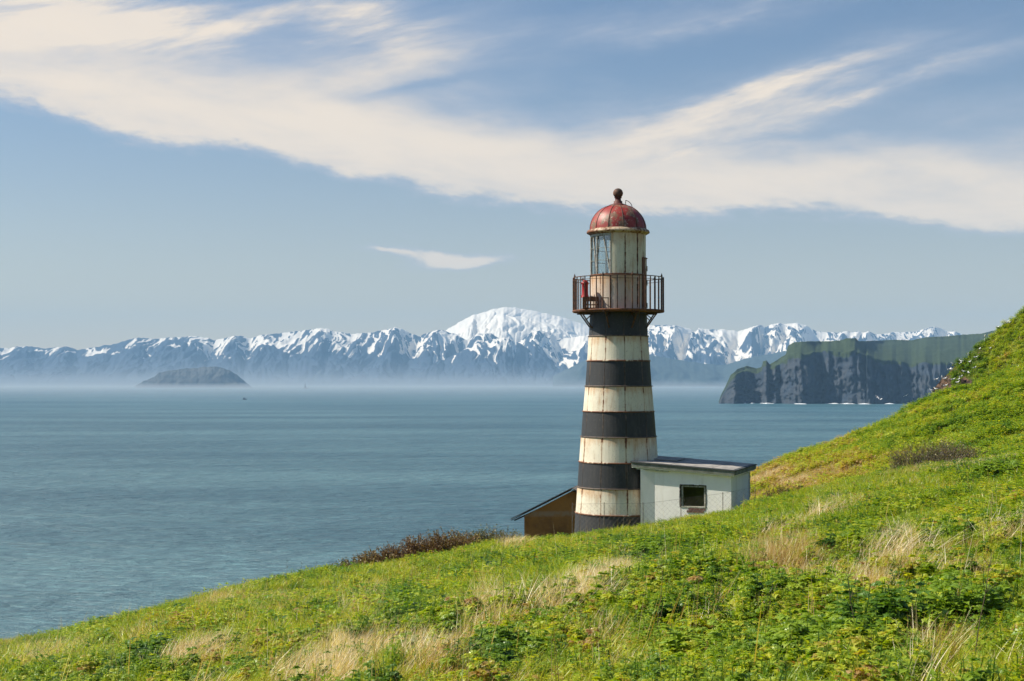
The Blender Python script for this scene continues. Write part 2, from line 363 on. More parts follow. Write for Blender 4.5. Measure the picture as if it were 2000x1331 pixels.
volcano = [(760,690),(820,668),(850,655),(874,644),(886,636),(900,628),(925,615),(940,612),(960,605),(975,602),(990,600),(1010,602),(1040,607),(1062,612),(1080,616),(1100,620),(1125,629),(1140,634),(1160,640),(1200,648),(1240,655),(1300,668),(1400,690)]
massif('volcano', volcano, 17300, 14300, volc_m, nc=420, nr=100, rough=.09, pk=.10, fx=1/800., snow=(60, 330), seed=3, expo=1.0, gully=.5, snowbias=.45)
right_rng = [(1120,662),(1160,652),(1200,645),(1240,638),(1267,636),(1298,635),(1323,636),(1344,642),(1359,647),(1364,641),(1384,644),(1416,644),(1441,648),(1463,641),(1481,635),(1495,639),(1506,635),(1521,631),(1535,633),(1557,631),(1575,636),(1589,645),(1604,649),(1636,650),(1654,647),(1665,649),(1677,647),(1686,650),(1697,647),(1708,653),(1733,653),(1744,648),(1758,650),(1791,648),(1809,641),(1823,639),(1838,641),(1852,648),(1866,647),(1881,654),(1920,656),(1990,652),(2080,640),(2200,632),(2400,650),(2700,640),(3000,680)]
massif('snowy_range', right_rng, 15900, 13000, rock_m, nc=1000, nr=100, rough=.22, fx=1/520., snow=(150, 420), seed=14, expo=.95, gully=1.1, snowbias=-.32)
left_rng = [(-900,690),(-500,672),(-200,684),(0,680),(19,681),(34,677),(62,677),(84,681),(102,680),(124,677),(139,679),(152,684),(177,680),(200,676),(226,672),(257,662),(273,660),(288,661),(298,663),(325,660),(356,659),(372,657),(391,658),(406,661),(418,665),(434,662),(453,657),(474,657),(490,662),(508,655),(539,652),(567,649),(598,645),(612,643),(626,641),(638,642),(653,648),(671,650),(689,653),(710,651),(728,650),(752,644),(773,640),(782,641),(800,650),(818,658),(830,652),(854,645),(866,645),(878,650),(893,654),(914,667),(924,658),(935,651),(959,651),(975,662),(1000,672),(1016,667),(1028,656),(1040,648),(1055,645),(1076,652),(1094,661),(1115,660),(1145,655),(1180,668),(1230,690),(1300,716)]
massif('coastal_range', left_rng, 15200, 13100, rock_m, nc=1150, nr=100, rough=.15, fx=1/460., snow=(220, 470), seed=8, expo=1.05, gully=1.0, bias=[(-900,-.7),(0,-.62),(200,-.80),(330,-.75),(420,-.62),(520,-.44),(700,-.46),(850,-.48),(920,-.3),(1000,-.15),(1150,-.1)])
spur_pts = [(780,740),(850,712),(905,684),(930,672),(960,664),(984,659),(1000,664),(1020,674),(1045,690),(1070,706),(1095,722),(1130,742)]
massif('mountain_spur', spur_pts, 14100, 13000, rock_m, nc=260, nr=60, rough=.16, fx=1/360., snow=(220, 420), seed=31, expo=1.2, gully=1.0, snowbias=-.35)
foot_pts = [(1080,735),(1150,700),(1200,690),(1269,694),(1300,699),(1330,704),(1370,710),(1413,714),(1440,706),(1463,699),(1513,690),(1545,684),(1600,680),(1700,686),(1900,690),(2300,680),(2600,720)]
massif('foothills', foot_pts, 12900, 11700, foot_m, nc=500, nr=50, rough=.10, fx=1/500., snow=(5000, 6000), seed=41, expo=.9)

# island in the mist
m_isl = mountain_mat('island_grass_and_rock', (.05, .055, .055), (.09, .085, .075), False, (.045, .06, .04))
isl = [(262,757),(266,753),(275,748),(287,742),(300,737),(310,729),(330,724),(355,721),(380,719),(400,717),(420,716),(432,718),(448,724),(464,733),(478,745),(488,753),(492,757)]
massif('island', isl, 10850, 10450, m_isl, nc=200, nr=40, rough=.10, fx=1/160., snow=(5000, 6000), seed=51, expo=.55, zfoot=SEA-2)

# ------------------------------------------------------------------ headland with cliffs
m_head = mountain_mat('headland_rock', (.028, .040, .058), (.050, .056, .064), False, (.034, .050, .020))  # rock colours carry the blue cast of haze and sky-lit shade
head = [(1400,789),(1404,785),(1409,770),(1416,757),(1427,733),(1441,721),(1459,715),(1477,720),(1488,717),(1490,706),(1497,704),(1503,712),(1517,704),(1535,692),(1539,676),(1550,669),(1582,667),(1618,667),(1643,665),(1654,661),(1672,661),(1677,667),(1710,666),(1744,664),(1780,665),(1809,659),(1852,657),(1881,654),(1917,652),(1945,645),(1960,638),(2030,620),(2200,600),(2600,610),(3000,700)]
pts = sorted(head); U = np.array([ray(*p)[0] for p in pts]); VV = np.array([ray(*p)[1] for p in pts])
nc, nr = 900, 110; u = np.linspace(U[0], U[-1], nc); pxs = u*F*math.cos(0)+1000
d0 = 3560 + 170*fbm(u*26, u*0+4, 4, 61) + 28*fbm(u*150, u*0, 3, 62) + 900*sst(u, .40, .9)
back_d = 260 + 900*sst(pxs, 1672, 1730)
dr = d0 + back_d
zr = np.interp(u, U, VV)*dr + 1.6*fbm(u*420, u*0, 4, 66)*sst(u, U[0], U[0]+.004)
t = np.concatenate([np.linspace(0, 1, nr)**1.6, [1.15, 1.4, 1.8]])
T, UU = np.meshgrid(t, u, indexing='ij'); ZR = np.broadcast_to(zr, T.shape); D0 = np.broadcast_to(d0, T.shape); BD = np.broadcast_to(back_d, T.shape)
cf = np.where(pxs < 1535, .86, np.where(pxs < 1672, .80, .0)); vrow = np.interp(pxs, [1672, 1700, 1780, 1900, 2200], [688, 700, 708, 706, 690])
cliff_top = np.where(pxs < 1672, SEA + (zr-SEA)*np.maximum(cf, .1), (742-vrow)/F*(d0+50))
CT = np.broadcast_to(cliff_top, T.shape)
Tc = np.clip(T, 0, 1); dist = D0 + BD*T
wcl = np.where(BD > 500, .10, .34)                                     # share of the depth taken by the cliff
k1 = np.clip(Tc/wcl, 0, 1); k2 = np.clip((Tc-wcl)/(1-wcl), 0, 1)
Xw, Yw = UU*dist, dist
wu = UU + .006*fbm(UU*40, k1*2.5, 4, 70) + .004*k1*gnoise(UU*30, k1*0, 72)*3
rib = ridged(wu*62, k1*.8, 4, 71, .6)-.5; rib2 = ridged(wu*210, k1*3.2, 4, 75, .6)-.5
CT = CT + (CT-SEA)*(.13*fbm(UU*70, T*0, 4, 76))*np.where(T < 5, 1, 1)*sst(UU, U[0]+.002, U[0]+.02)
CT = np.minimum(CT, ZR*.99 - 1)
face = np.sin(np.pi*np.clip(k1, 0, 1))**.6
fold = 26*(ridged(wu*30+k1*.9, k1*1.3+.3*wu*30, 4, 171, .5)-.5) + 46*fbm(UU*110 + k1*1.2, k1*3.2, 5, 175, .62) + 14*(ridged(UU*260+k1*2.5, k1*7, 3, 178)-.5)
z = SEA-3 + (CT-SEA+3)*k1 + (ZR-CT)*k2
dist = dist - fold*face*np.where(BD > 500, 1.3, .8)*sst(UU, U[0]+.001, U[0]+.012)
Xw, Yw = UU*dist, dist
z = z + (6*fbm(UU*60, dist/160., 4, 90) - 5)*sst(k2, .02, .3)*(k2 < .97)
z = np.where(T > 1, ZR - (T-1)*120, z); z = np.where(T <= 1, np.minimum(z, ZR/(D0+BD)*dist), z); z = np.maximum(z, SEA-3)
grn = .85*sst(k1, .80, 1.04) + .62*fbm(UU*60+k1*1.5, k1*3, 4, 80)*np.where(k1 < 1, 1, .3) - .25*(rib > .1)*(k1 < .9)
talus = .0 + .62*sst(fbm(UU*60, Tc*2.2, 4, 85), .20, .42)*np.where(k1 < .95, 1, 0)*sst(-k1, -.9, -.2)
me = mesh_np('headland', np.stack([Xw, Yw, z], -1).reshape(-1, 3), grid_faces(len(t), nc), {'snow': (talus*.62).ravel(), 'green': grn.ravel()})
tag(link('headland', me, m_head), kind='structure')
# surf along its foot
m_foam = simple('sea_foam_white', (.80, .83, .84), .9, 0, .2, .2)
bm = bmesh.new(); rr = random.Random(5); pxx = 1385.0
while pxx < 1900:
    L = rr.uniform(5, 30); 
    if rr.random() < .62:
        uu = [(pxx + L*i/6 - 1000)/F for i in range(7)]; dd = [float(np.interp(q, u, d0))-14 - rr.uniform(0, 6) for q in uu]
        wd = [rr.uniform(3, 11)*math.sin(math.pi*(i+.35)/6.7) for i in range(7)]
        A = [bm.verts.new((q*d, d, SEA+.2+w_*.22)) for q, d, w_ in zip(uu, dd, wd)]; B = [bm.verts.new((q*(d-w_*2), d-w_*2, SEA+.15)) for q, d, w_ in zip(uu, dd, wd)]
        for i in range(6): bm.faces.new((A[i], A[i+1], B[i+1], B[i]))
    pxx += L + rr.uniform(1, 10)
o = bm_done('surf_foam', bm, m_foam); tag(o, kind='stuff')
# ================================================================== THE NEAR HILLSIDE
SIL = np.array([(-600,1330),(-300,1290),(0,1238),(100,1222),(200,1200),(350,1163),(450,1138),(630,1110),(800,1087),(900,1070),(1000,1050),(1120,1040),(1256,1024),(1330,1008),(1428,997),(1465,986),(1600,952),(1750,925),(1900,903),(2000,885),(2300,835),(2800,760)], float)
YC = np.array([(-600,34),(0,38),(500,43),(1000,45.5),(1256,46.2),(1330,45.6),(1465,45.2),(1700,45),(2000,46),(2800,46)], float)
BK = np.array([(-600,2400),(900,1500),(1124,1160),(1250,1060),(1350,985),(1430,938),(1465,917),(1500,908),(1600,874),(1700,838),(1780,799),(1812,784),(1857,766),(1907,755),(1953,733),(2000,723),(2300,600),(2800,420)], float)
U_ = lambda px: (np.asarray(px, float)-1000)/F*1.0
sil_u, sil_e = U_(SIL[:, 0]), (742-SIL[:, 1]-11)/F            # the grass on top adds some pixels
yc_u, yc_v = U_(YC[:, 0]), YC[:, 1]
bk_u, bk_e = U_(BK[:, 0]), (742-BK[:, 1]-6)/F
YB = 96.0
def bumps(x, y):
    return .36*fbm(x/5.5+3, y/4.2, 3, 101) + .14*fbm(x/1.6, y/1.3, 3, 105) + .55*fbm(x/22., y/22., 2, 108)
def ground(x, y):
    x = np.asarray(x, float); y = np.asarray(y, float)
    yy = np.maximum(y, 6.0); u = np.clip(x/yy, -.9, .9)
    yc = np.interp(u, yc_u, yc_v); e = np.interp(u, sil_u, sil_e)
    plane = -1.72 + .17*x - .073*y
    xc = u*yc; corr = e*yc - (-1.72 + .17*xc - .073*yc)
    near = plane + corr*sst(y, 7, yc)
    znear_c = e*yy
    s = sst(yy, yc, YB); eb = np.interp(u, bk_u, bk_e)
    far = (1-s)*e*yy + s*eb*yy - 1.15*np.sin(np.pi*np.clip((yy-yc)/(YB-yc), 0, 1))
    far = np.where(yy > YB, eb*YB - .45*(yy-YB) - .010*(yy-YB)**2, far)
    z = np.where(y <= yc, near, far)
    # seaward side: falls away ever more steeply beyond the crest
    drop = np.maximum(yy-yc-np.where(np.abs(u-.10) < .09, 8.0, 1.5), 0)
    zd = e*yc + e*(np.minimum(yy, yc+8)-yc)*1.15 - np.where(drop < 14, .030*drop**2, .030*196 + .84*(drop-14)) - .4*sst(yy-yc, 0, 3)
    wl = sst(u, .112, .158)                       # 0: drops to the sea, 1: climbs to the back hill
    z = np.where(y > yc, zd*(1-wl) + z*wl, z)
    b = bumps(x, y)*sst(y, 3, 8)
    hut = np.exp(-(((x-3.8)/3.2)**2 + ((y-49.5)/3.0)**2))
    b = b*(1-.8*hut)*np.where(np.abs(y-yc) < 4, .55, 1.0)
    return z + b
def ground_px(px, row, y0=5.0, y1=140.0):
    u, v = ray(px, row); ys = np.arange(y0, y1, .05); g = ground(u*ys, ys); hit = np.nonzero(g > v*ys)[0]
    if len(hit) == 0: return None
    y = ys[hit[0]]; return float(u*y), float(y), float(ground(u*y, y))

m_soil, t, b = mat('grassy_soil'); gp = t.new('ShaderNodeNewGeometry').outputs['Position']
n1 = t.noise(gp, .6, 6, .65); n2 = t.noise(gp, 5.0, 5, .7)
c = t.mix(t.sstep(n1, .35, .65), (.045, .070, .012), (.085, .075, .025)); c = t.mix(t.sstep(n2, .4, .62), c, (.050, .040, .018))
t.l.new(c, b.inputs['Base Color']); b.inputs['Roughness'].default_value = 1; b.inputs['Specular IOR Level'].default_value = 0
bp = t.new('ShaderNodeBump', ins={'Height': n2, 'Strength': .8, 'Distance': .06}); t.l.new(bp.outputs[0], b.inputs['Normal'])
ys = np.concatenate([np.arange(-14, 2, 1.0), np.arange(2, 62, .22), np.arange(62, 112, .6), np.arange(112, 170, 2.5)])
xs = np.concatenate([np.arange(-90, -26, 4.), np.arange(-26, 42, .26), np.arange(42, 110, 3.)])
gx, gy = np.meshgrid(xs, ys); gz = np.maximum(ground(gx, gy), SEA-2)
tag(link('hillside', mesh_np('hillside', np.stack([gx, gy, gz], -1).reshape(-1, 3), grid_faces(len(ys), len(xs))), m_soil), kind='structure')

# the steep knoll behind, with its broken rock edge
KN = np.array([(1803,812),(1812,783),(1817,772),(1823,762),(1835,752),(1840,739),(1852,730),(1862,716),(1872,706),(1884,704),(1895,690),(1910,668),(1925,662),(1950,640),(1975,622),(2000,600),(2100,520),(2300,400),(2600,300),(3000,230)], float)
kn_u, kn_e = np.array([ray(*p)[0] for p in KN]), np.array([ray(*p)[1] for p in KN])
YK = 165.0
def knoll(x, y):
    x = np.asarray(x, float); y = np.asarray(y, float); u = x/y
    e = np.interp(u, kn_u, kn_e - 4/F); zr = e*YK
    q = (YK-y)                                   # positive: towards the eye
    edge = sst(u, kn_u[0], kn_u[0]+.006)
    z = zr - np.where(q > 0, .62*q + .0015*q*q, 1.0*(-q) + .02*q*q)
    z = z + (1.5*fbm(x/9., y/9., 4, 201) + .5*ridged(x/3.5, y/3.5, 3, 205))*np.where(q > 0, sst(q, 0, 12), 1)*edge
    return z - (1-edge)*60
m_knoll, t, b = mat('knoll_turf_and_rock'); g_ = t.new('ShaderNodeNewGeometry'); gp = g_.outputs['Position']
n1 = t.noise(gp, .22, 6, .65); n2 = t.noise(gp, 1.6, 6, .7); n3 = t.noise(gp, .9, 5, .6)
rk = t.new('ShaderNodeAttribute', attribute_name='rock').outputs['Fac']
c = t.mix(t.sstep(n1, .35, .65), (.050, .085, .010), (.085, .085, .022)); c = t.mix(t.sstep(n2, .45, .62), c, (.035, .050, .010))
rc = t.mix(t.sstep(n3, .42, .6), (.040, .032, .027), (.15, .095, .065)); rc = t.mix(t.sstep(n2, .62, .7), rc, (.45, .40, .34))
c = t.mix(t.sstep(t.math('ADD', rk, t.math('MULTIPLY', t.math('SUBTRACT', n2, .5), .8)), .45, .55), c, rc)
t.l.new(c, b.inputs['Base Color']); b.inputs['Roughness'].default_value = 1; b.inputs['Specular IOR Level'].default_value = .05
bp = t.new('ShaderNodeBump', ins={'Height': n2, 'Strength': 1.0, 'Distance': .4}); t.l.new(bp.outputs[0], b.inputs['Normal'])
us = np.linspace(kn_u[0], kn_u[-1], 300); ds = np.linspace(118, 215, 110); UU, DD = np.meshgrid(us, ds); xx = UU*DD
zz = knoll(xx, DD)
row = 742 - F*zz/DD; pxx = UU*F+1000
def spot(px, r, a, b_): return np.exp(-(((pxx-px)/a)**2 + ((row-r)/b_)**2))
rock = 1.3*spot(1836, 772, 30, 26) + 1.0*spot(1848, 745, 9, 12) + 1.0*spot(1888, 748, 14, 11) + .9*spot(1914, 690, 10, 5) + .8*spot(1862, 722, 8, 6) + .5*spot(1960, 668, 18, 6)
rock = np.maximum(rock, .9*(1-sst(UU, kn_u[0], kn_u[0]+.004)))
zz = zz + .9*ridged(xx/1.6, DD/1.6, 3, 221)*np.clip(rock, 0, 1) - .5*np.clip(rock, 0, 1)
zz = np.maximum(zz, SEA-2)
tag(link('knoll', mesh_np('knoll', np.stack([xx, DD, zz], -1).reshape(-1, 3), grid_faces(len(ds), len(us)), {'rock': rock.ravel()}), m_knoll), kind='structure')

# ================================================================== LIGHTHOUSE
TX, TY = 3.74, 50.0                                   # axis of the tower
S = TY/F                                              # metres per pixel at the tower
def tz(row): return ray(1208, row)[1]*TY
def rust_paint(name, base, rust_amt, streak=1.0, grime=(.30, .30, .24), dark=False):
    """paint with rust along plate edges (uv), streaks running down and blisters"""
    m, t, b = mat(name); gp = t.new('ShaderNodeNewGeometry').outputs['Position']; uv = t.new('ShaderNodeUVMap').outputs[0]
    sx, sy, _ = t.new('ShaderNodeSeparateXYZ', ins={0: uv}).outputs
    n_f = t.noise(gp, 9.0, 6, .7); n_s = t.noise(t.mapping(gp, (7, 7, .9)), 1.0, 6, .65); n_l = t.noise(gp, 1.3, 4, .6); n_v = t.noise(gp, 30, 4, .7)
    edge = t.math('MINIMUM', sx, t.math('SUBTRACT', 1.0, sx))
    e1 = t.math('SUBTRACT', 1.0, t.sstep(edge, .0, .07))
    top = t.sstep(sy, .55, 1.0); bot = t.math('SUBTRACT', 1.0, t.sstep(sy, .0, .10))
    r = t.math('ADD', t.math('MULTIPLY', e1, .42), t.math('ADD', t.math('MULTIPLY', top, .16*streak), t.math('MULTIPLY', bot, .16)))
    r = t.math('ADD', r, t.math('MULTIPLY', t.math('SUBTRACT', n_s, .5), 1.1*streak)); r = t.math('ADD', r, t.math('MULTIPLY', t.math('SUBTRACT', n_f, .5), .9)); r = t.math('ADD', r, t.math('MULTIPLY', t.math('SUBTRACT', n_l, .5), .7))
    soft = t.sstep(r, .02+.22*(1-rust_amt), .42+.3*(1-rust_amt)); hard = t.sstep(r, .30+.3*(1-rust_amt), .40+.3*(1-rust_amt))
    c = t.mix(t.sstep(n_l, .3, .7), base, tuple(x*.86 for x in base)); c = t.mix(t.math('MULTIPLY', t.sstep(n_s, .5, .75), .45), c, grime)
    if not dark:
        stn = t.sstep(t.math('ADD', t.math('MULTIPLY', t.sstep(sy, .45, 1.0), .22), t.math('ADD', t.math('MULTIPLY', n_s, .7), t.math('MULTIPLY', n_l, .35))), .50, .78)
        c = t.mix(t.math('MULTIPLY', stn, .9*rust_amt), c, (.54, .32, .15))
    c = t.mix(t.math('MULTIPLY', soft, .55), c, (.50, .26, .11) if not dark else (.11, .075, .05)); c = t.mix(hard, c, (.17, .060, .022) if not dark else (.14, .10, .075))
    c = t.mix(t.math('MULTIPLY', t.sstep(n_v, .61, .66), .8), c, (.14, .06, .03) if not dark else (.16, .15, .14))
    t.l.new(c, b.inputs['Base Color']); b.inputs['Roughness'].default_value = .62
    bp = t.new('ShaderNodeBump', ins={'Height': n_f, 'Strength': .35, 'Distance': .01}); t.l.new(bp.outputs[0], b.inputs['Normal'])
    return m
M_white = rust_paint('rusty_cream_paint', (.76, .70, .55), .70)
M_black = rust_paint('weathered_black_paint', (.026, .027, .029), .48, .8, (.062, .060, .056), dark=True)
M_lant = rust_paint('mossy_white_paint', (.74, .68, .50), .72, 1.2, (.22, .21, .13))
M_drum = rust_paint('pinkish_stained_paint', (.62, .52, .42), .75, 1.0, (.34, .24, .18))
M_rustflange = rust_paint('rusted_flange', (.50, .38, .24), .95, 1)
M_core = simple('dark_iron_core', (.035, .022, .016), .9, 0, .5, 20)
M_iron = simple('rusted_black_iron', (.035, .025, .020), .75, .1, .4, 9, c2=(.15, .060, .028))
M_rusty = simple('orange_rust', (.20, .075, .030), .85, 0, .5, 9, c2=(.09, .035, .018))
m, t, b = mat('flaking_red_dome_paint'); gp = t.new('ShaderNodeNewGeometry').outputs['Position']
n1 = t.noise(gp, 2.6, 5, .65); n2 = t.noise(gp, 14, 6, .75); n3 = t.noise(t.mapping(gp, (5, 5, 1.4)), 1.0, 5, .7)
c = t.mix(t.sstep(n3, .35, .7), (.24, .012, .009), (.33, .045, .028)); c = t.mix(t.sstep(n1, .47, .58), c, (.17, .10, .055)); c = t.mix(t.math('MULTIPLY', t.sstep(n2, .57, .63), t.sstep(n1, .44, .54)), c, (.60, .42, .34))
t.l.new(c, b.inputs['Base Color']); b.inputs['Roughness'].default_value = .5; M_red = m
m, t, b = mat('lantern_glass'); b.inputs['Base Color'].default_value = (.9, .95, .95, 1); b.inputs['Roughness'].default_value = .05
t.n.remove(b); gl = t.new('ShaderNodeBsdfGlossy', ins={'Color': (.9, .95, 1, 1), 'Roughness': .08}); tr = t.new('ShaderNodeBsdfTransparent', ins={'Color': (.86, .90, .90, 1)})
mx = t.new('ShaderNodeMixShader', ins={0: .14, 1: tr.outputs[0], 2: gl.outputs[0]}); t.l.new(mx.outputs[0], t.n['Material Output'].inputs[0]); M_glass = m

lh = empty('lighthouse', (TX, TY, tz(1050)-.6)); tag(lh, 'tall black and white banded iron lighthouse with rusty plates and red dome', 'lighthouse')
LZ = lh.location.z
def lpart(name, bm, m, parent=lh, smooth=False, **k):
    o = bm_done(name, bm, m, parent, smooth, **k); return o
# rings of ten plates: boundaries (row, radius px)
rings = [(609, 55.5), (657, 58.2), (705, 61.5), (754, 65.2), (803, 69.6), (852, 73.6), (901, 77.4), (950, 80.8), (1000, 84.4), (1062, 89.0)]
prof = [(r*S, tz(row)-LZ) for row, r in rings]
bm = bmesh.new(); bm_lathe(bm, [(r-.035, z) for r, z in prof] + [(prof[-1][0]-.03, 0.0)], 60); lpart('inner_shell', bm, M_core, smooth=True)
def curved_plate(rt, zt, rb, zb, a0, a1, thick=.022, n=7, gap=.007, name='plate', m=None, parent=lh):
    """one curved plate between two heights; uv x across, y up"""
    V = []; UV = []; fs = []
    for k, (dr) in enumerate((0.0, -thick)):
        for j, (r, z, v) in enumerate(((rb, zb, 0.), (rt, zt, 1.))):
            for i in range(n+1):
                a = a0+gap/ r + (a1-a0-2*gap/r)*i/n; V.append(((r+dr)*math.sin(a), -(r+dr)*math.cos(a), z)); UV.append((i/n, v))
    N = n+1
    for i in range(n): fs.append((i, i+1, N+i+1, N+i)); fs.append((2*N+i+1, 2*N+i, 3*N+i, 3*N+i+1)); fs.append((N+i, N+i+1, 3*N+i+1, 3*N+i)); fs.append((i+1, i, 2*N+i, 2*N+i+1))
    fs.append((0, N, 3*N, 2*N)); fs.append((N-1, 3*N-1, 4*N-1, 2*N-1))
    me = bpy.data.meshes.new(name); me.from_pydata(V, [], fs); l = me.uv_layers.new(name='UVMap')
    for p in me.polygons:
        for li in p.loop_indices: l.data[li].uv = UV[me.loops[li].vertex_index]
    me.update(); return link(name, me, m, parent)
step = math.radians(36); A0 = math.radians(6.5)
for k in range(9):
    (rt, zt), (rb, zb) = prof[k], prof[k+1]; black = k % 2 == 0
    if k == 8: rb, zb = rb, 0.0
    for q in range(10):
        a = A0 + step*q + (math.radians(1.0) if k % 3 == 1 else 0)
        curved_plate(rt-.004+random.uniform(-.003, .003), zt-.030, rb-.012, zb+.012, a, a+step, name='plate', m=M_black if black else M_white)
    if k > 0:
        # bolted flange ring between two courses
        bm = bmesh.new(); r = prof[k][0]; z = prof[k][1]
        bm_lathe(bm, [(r-.03, z-.028), (r+.022, z-.026), (r+.026, z), (r+.018, z+.010), (r-.03, z+.012)], 72); lpart('flange', bm, M_black if (k in (1, 3, 5, 7) and False) or not black else M_rustflange if False else (M_white if black else M_black), smooth=False)
# gallery
zg = tz(608.5)-LZ; RG = 88.2*S
bm = bmesh.new(); bm_lathe(bm, [(50*S, zg+.03), (RG+.02, zg+.03), (RG+.035, zg), (RG+.01, zg-.045), (50*S, zg-.06)], 72); lpart('gallery_deck', bm, M_rusty)
for q in range(8):
    a = math.radians(22.5+45*q); s_, c_ = math.sin(a), -math.cos(a)
    bm = bmesh.new(); rt = 57.2*S
    bm_bar(bm, (s_*(RG-.16), c_*(RG-.16), zg-.06), (s_*(rt+.0), c_*(rt+.0), zg-.60), .032, 4)
    bm_bar(bm, (s_*(rt-.01), c_*(rt-.01), zg-.085), (s_*(RG-.05), c_*(RG-.05), zg-.075), .026, 4)
    bm_bar(bm, (s_*(rt+.23), c_*(rt+.23), zg-.32), (s_*(rt+.0), c_*(rt+.0), zg-.12), .022, 4)
    lpart('bracket', bm, M_iron)
zr = tz(543.5)-LZ
bm = bmesh.new()
for zz_, r_ in ((zr, .016), (zr-.105, .009)):
    pr = [(RG + r_*math.cos(t_), zz_ + r_*math.sin(t_)) for t_ in np.linspace(0, 2*math.pi, 7)]; bm_lathe(bm, pr, 64)
    lpart('top_rail' if r_ > .01 else 'lower_rail', bm, M_iron); bm = bmesh.new()
bm.free()
bm = bmesh.new(); bm_bar(bm, (0, 0, zg+.03), (0, 0, zr), .020, 6); bal = bpy.data.meshes.new('baluster'); bmesh.ops.recalc_face_normals(bm, faces=bm.faces); bm.to_mesh(bal); bm.free(); bal.materials.append(M_iron)
bm = bmesh.new(); bm_bar(bm, (0, 0, zg-.08), (0, 0, zr+.02), .021, 8); bm_bar(bm, (0, 0, zr+.02), (0, 0, zr+.055), .033, 8); bm_bar(bm, (0, 0, zr+.055), (0, 0, zr+.13), .024, 8, .004)
post = bpy.data.meshes.new('railing_post'); bmesh.ops.recalc_face_normals(bm, faces=bm.faces); bm.to_mesh(post); bm.free(); post.materials.append(M_iron)
for q in range(40):
    a = math.radians(9*q+4 + random.uniform(-.6, .6)); isp = q % 6 == 1
    o = link('railing_post' if isp else 'baluster', post if isp else bal, None, lh)
    o.location = (RG*math.sin(a), -RG*math.cos(a), 0)
# lantern room: lower drum, belt, upper wall with glazed bay to the left, cornice, dome, finial
RL = 54.0*S; zd0, zd1 = zg+.03, tz(539)-LZ; zl1 = tz(458)-LZ
bm = bmesh.new(); bm_lathe(bm, [(RL-.03, zd0), (RL-.03, zd1)], 60); lpart('inner_shell', bm, M_core, smooth=True)
seams = [-172, -140, -108, -74, -44, -20, 10, 39, 62, 100, 136, 188]
for a, b_ in zip(seams, seams[1:]):
    curved_plate(RL, zd1-.02, RL, zd0, math.radians(a), math.radians(b_), name='drum_plate', m=M_drum)
bm = bmesh.new(); bm_lathe(bm, [(RL-.03, zd1-.035), (RL+.022, zd1-.03), (RL+.028, zd1+.02), (RL-.03, zd1+.03)], 72); lpart('belt', bm, M_rustflange)
for a, b_ in [(-20, 10), (10, 39), (39, 62), (62, 100)]:
    curved_plate(RL, zl1, RL, zd1+.03, math.radians(a), math.radians(b_), name='wall_plate', m=M_lant)
# interior floor and ceiling discs
for zz_, nm in ((zd1-.04, 'lantern_floor'), (zl1-.02, 'lantern_ceiling')):
    bm = bmesh.new(); bm_lathe(bm, [(.01, zz_), (RL-.035, zz_), (RL-.035, zz_+.02), (.01, zz_+.02)], 48); lpart(nm, bm, M_lant)
# glazing: slanting astragals and panes from -20 round the back to 100
M_frame = simple('grey_window_frame', (.42, .42, .38), .7, 0, .4, 12, c2=(.22, .19, .15))
gl0, gl1 = -20-240, -20; nb_ = 7
zt_, zb_ = zl1-.12, zd1+.05
def RP(a, z, r=RL-.02): a = math.radians(a); return Vector((r*math.sin(a), -r*math.cos(a), z))
for k in range(nb_+1):
    a = gl1 - (gl1-gl0)*k/nb_; bm = bmesh.new()
    bm_bar(bm, RP(a, zb_-.03), RP(a, zt_+.12), .034, 6); lpart('mullion', bm, M_frame)
    if k < nb_:
        a2 = gl1 - (gl1-gl0)*(k+1)/nb_; am = .5*(a+a2)
        bm = bmesh.new()
        bm_bar(bm, RP(a-1, zb_), RP(am, zt_, RL-.035), .024, 5); lpart('astragal', bm, M_frame)
        for h_ in (.45, .88):
            bm = bmesh.new(); bm_bar(bm, RP(a, zb_+h_, RL-.03), RP(a2, zb_+h_, RL-.03), .014, 5); lpart('glazing_bar', bm, M_frame)
        bm = bmesh.new(); bm_lathe(bm, [(RL-.045, zb_), (RL-.045, zt_), (RL-.051, zt_), (RL-.051, zb_), (RL-.045, zb_)], 6, math.radians(a2+1.2), math.radians(a-1.2)); lpart('pane', bm, M_glass)
bm = bmesh.new(); bm_lathe(bm, [(RL-.06, zt_), (RL-.004, zt_), (RL-.004, zl1), (RL-.06, zl1)], 40, math.radians(gl0), math.radians(gl1)); lpart('window_head', bm, M_frame)
# door on the right side with a rusty frame, on the gallery
bm = bmesh.new(); bm_lathe(bm, [(RL+.004, zd0+.04), (RL+.030, zd0+.04), (RL+.030, tz(507)-LZ), (RL+.004, tz(507)-LZ)], 8, math.radians(56), math.radians(99)); dr_ = lpart('door', bm, M_lant)
bm = bmesh.new()
for a in (54.5, 100):
    bm_bar(bm, RP(a, zd0+.03, RL+.02), RP(a, tz(506)-LZ, RL+.02), .020, 5)
bm_bar(bm, RP(54, tz(506)-LZ, RL+.035), RP(78, tz(506)-LZ, RL+.05), .020, 5); bm_bar(bm, RP(78, tz(506)-LZ, RL+.05), RP(101, tz(506)-LZ, RL+.035), .020, 5)
bm_done('door_frame', bm, M_rusty, dr_)
for hz_ in (525, 553, 597):
    bm = bmesh.new(); z_ = tz(hz_)-LZ; bm_bar(bm, RP(92, z_-.09, RL+.045), RP(92, z_+.09, RL+.045), .022, 5); bm_done('hinge', bm, M_iron, dr_)
M_seam = simple('deep_rust', (.060, .026, .014), .95, 0, .5, 18, c2=(.15, .055, .02))
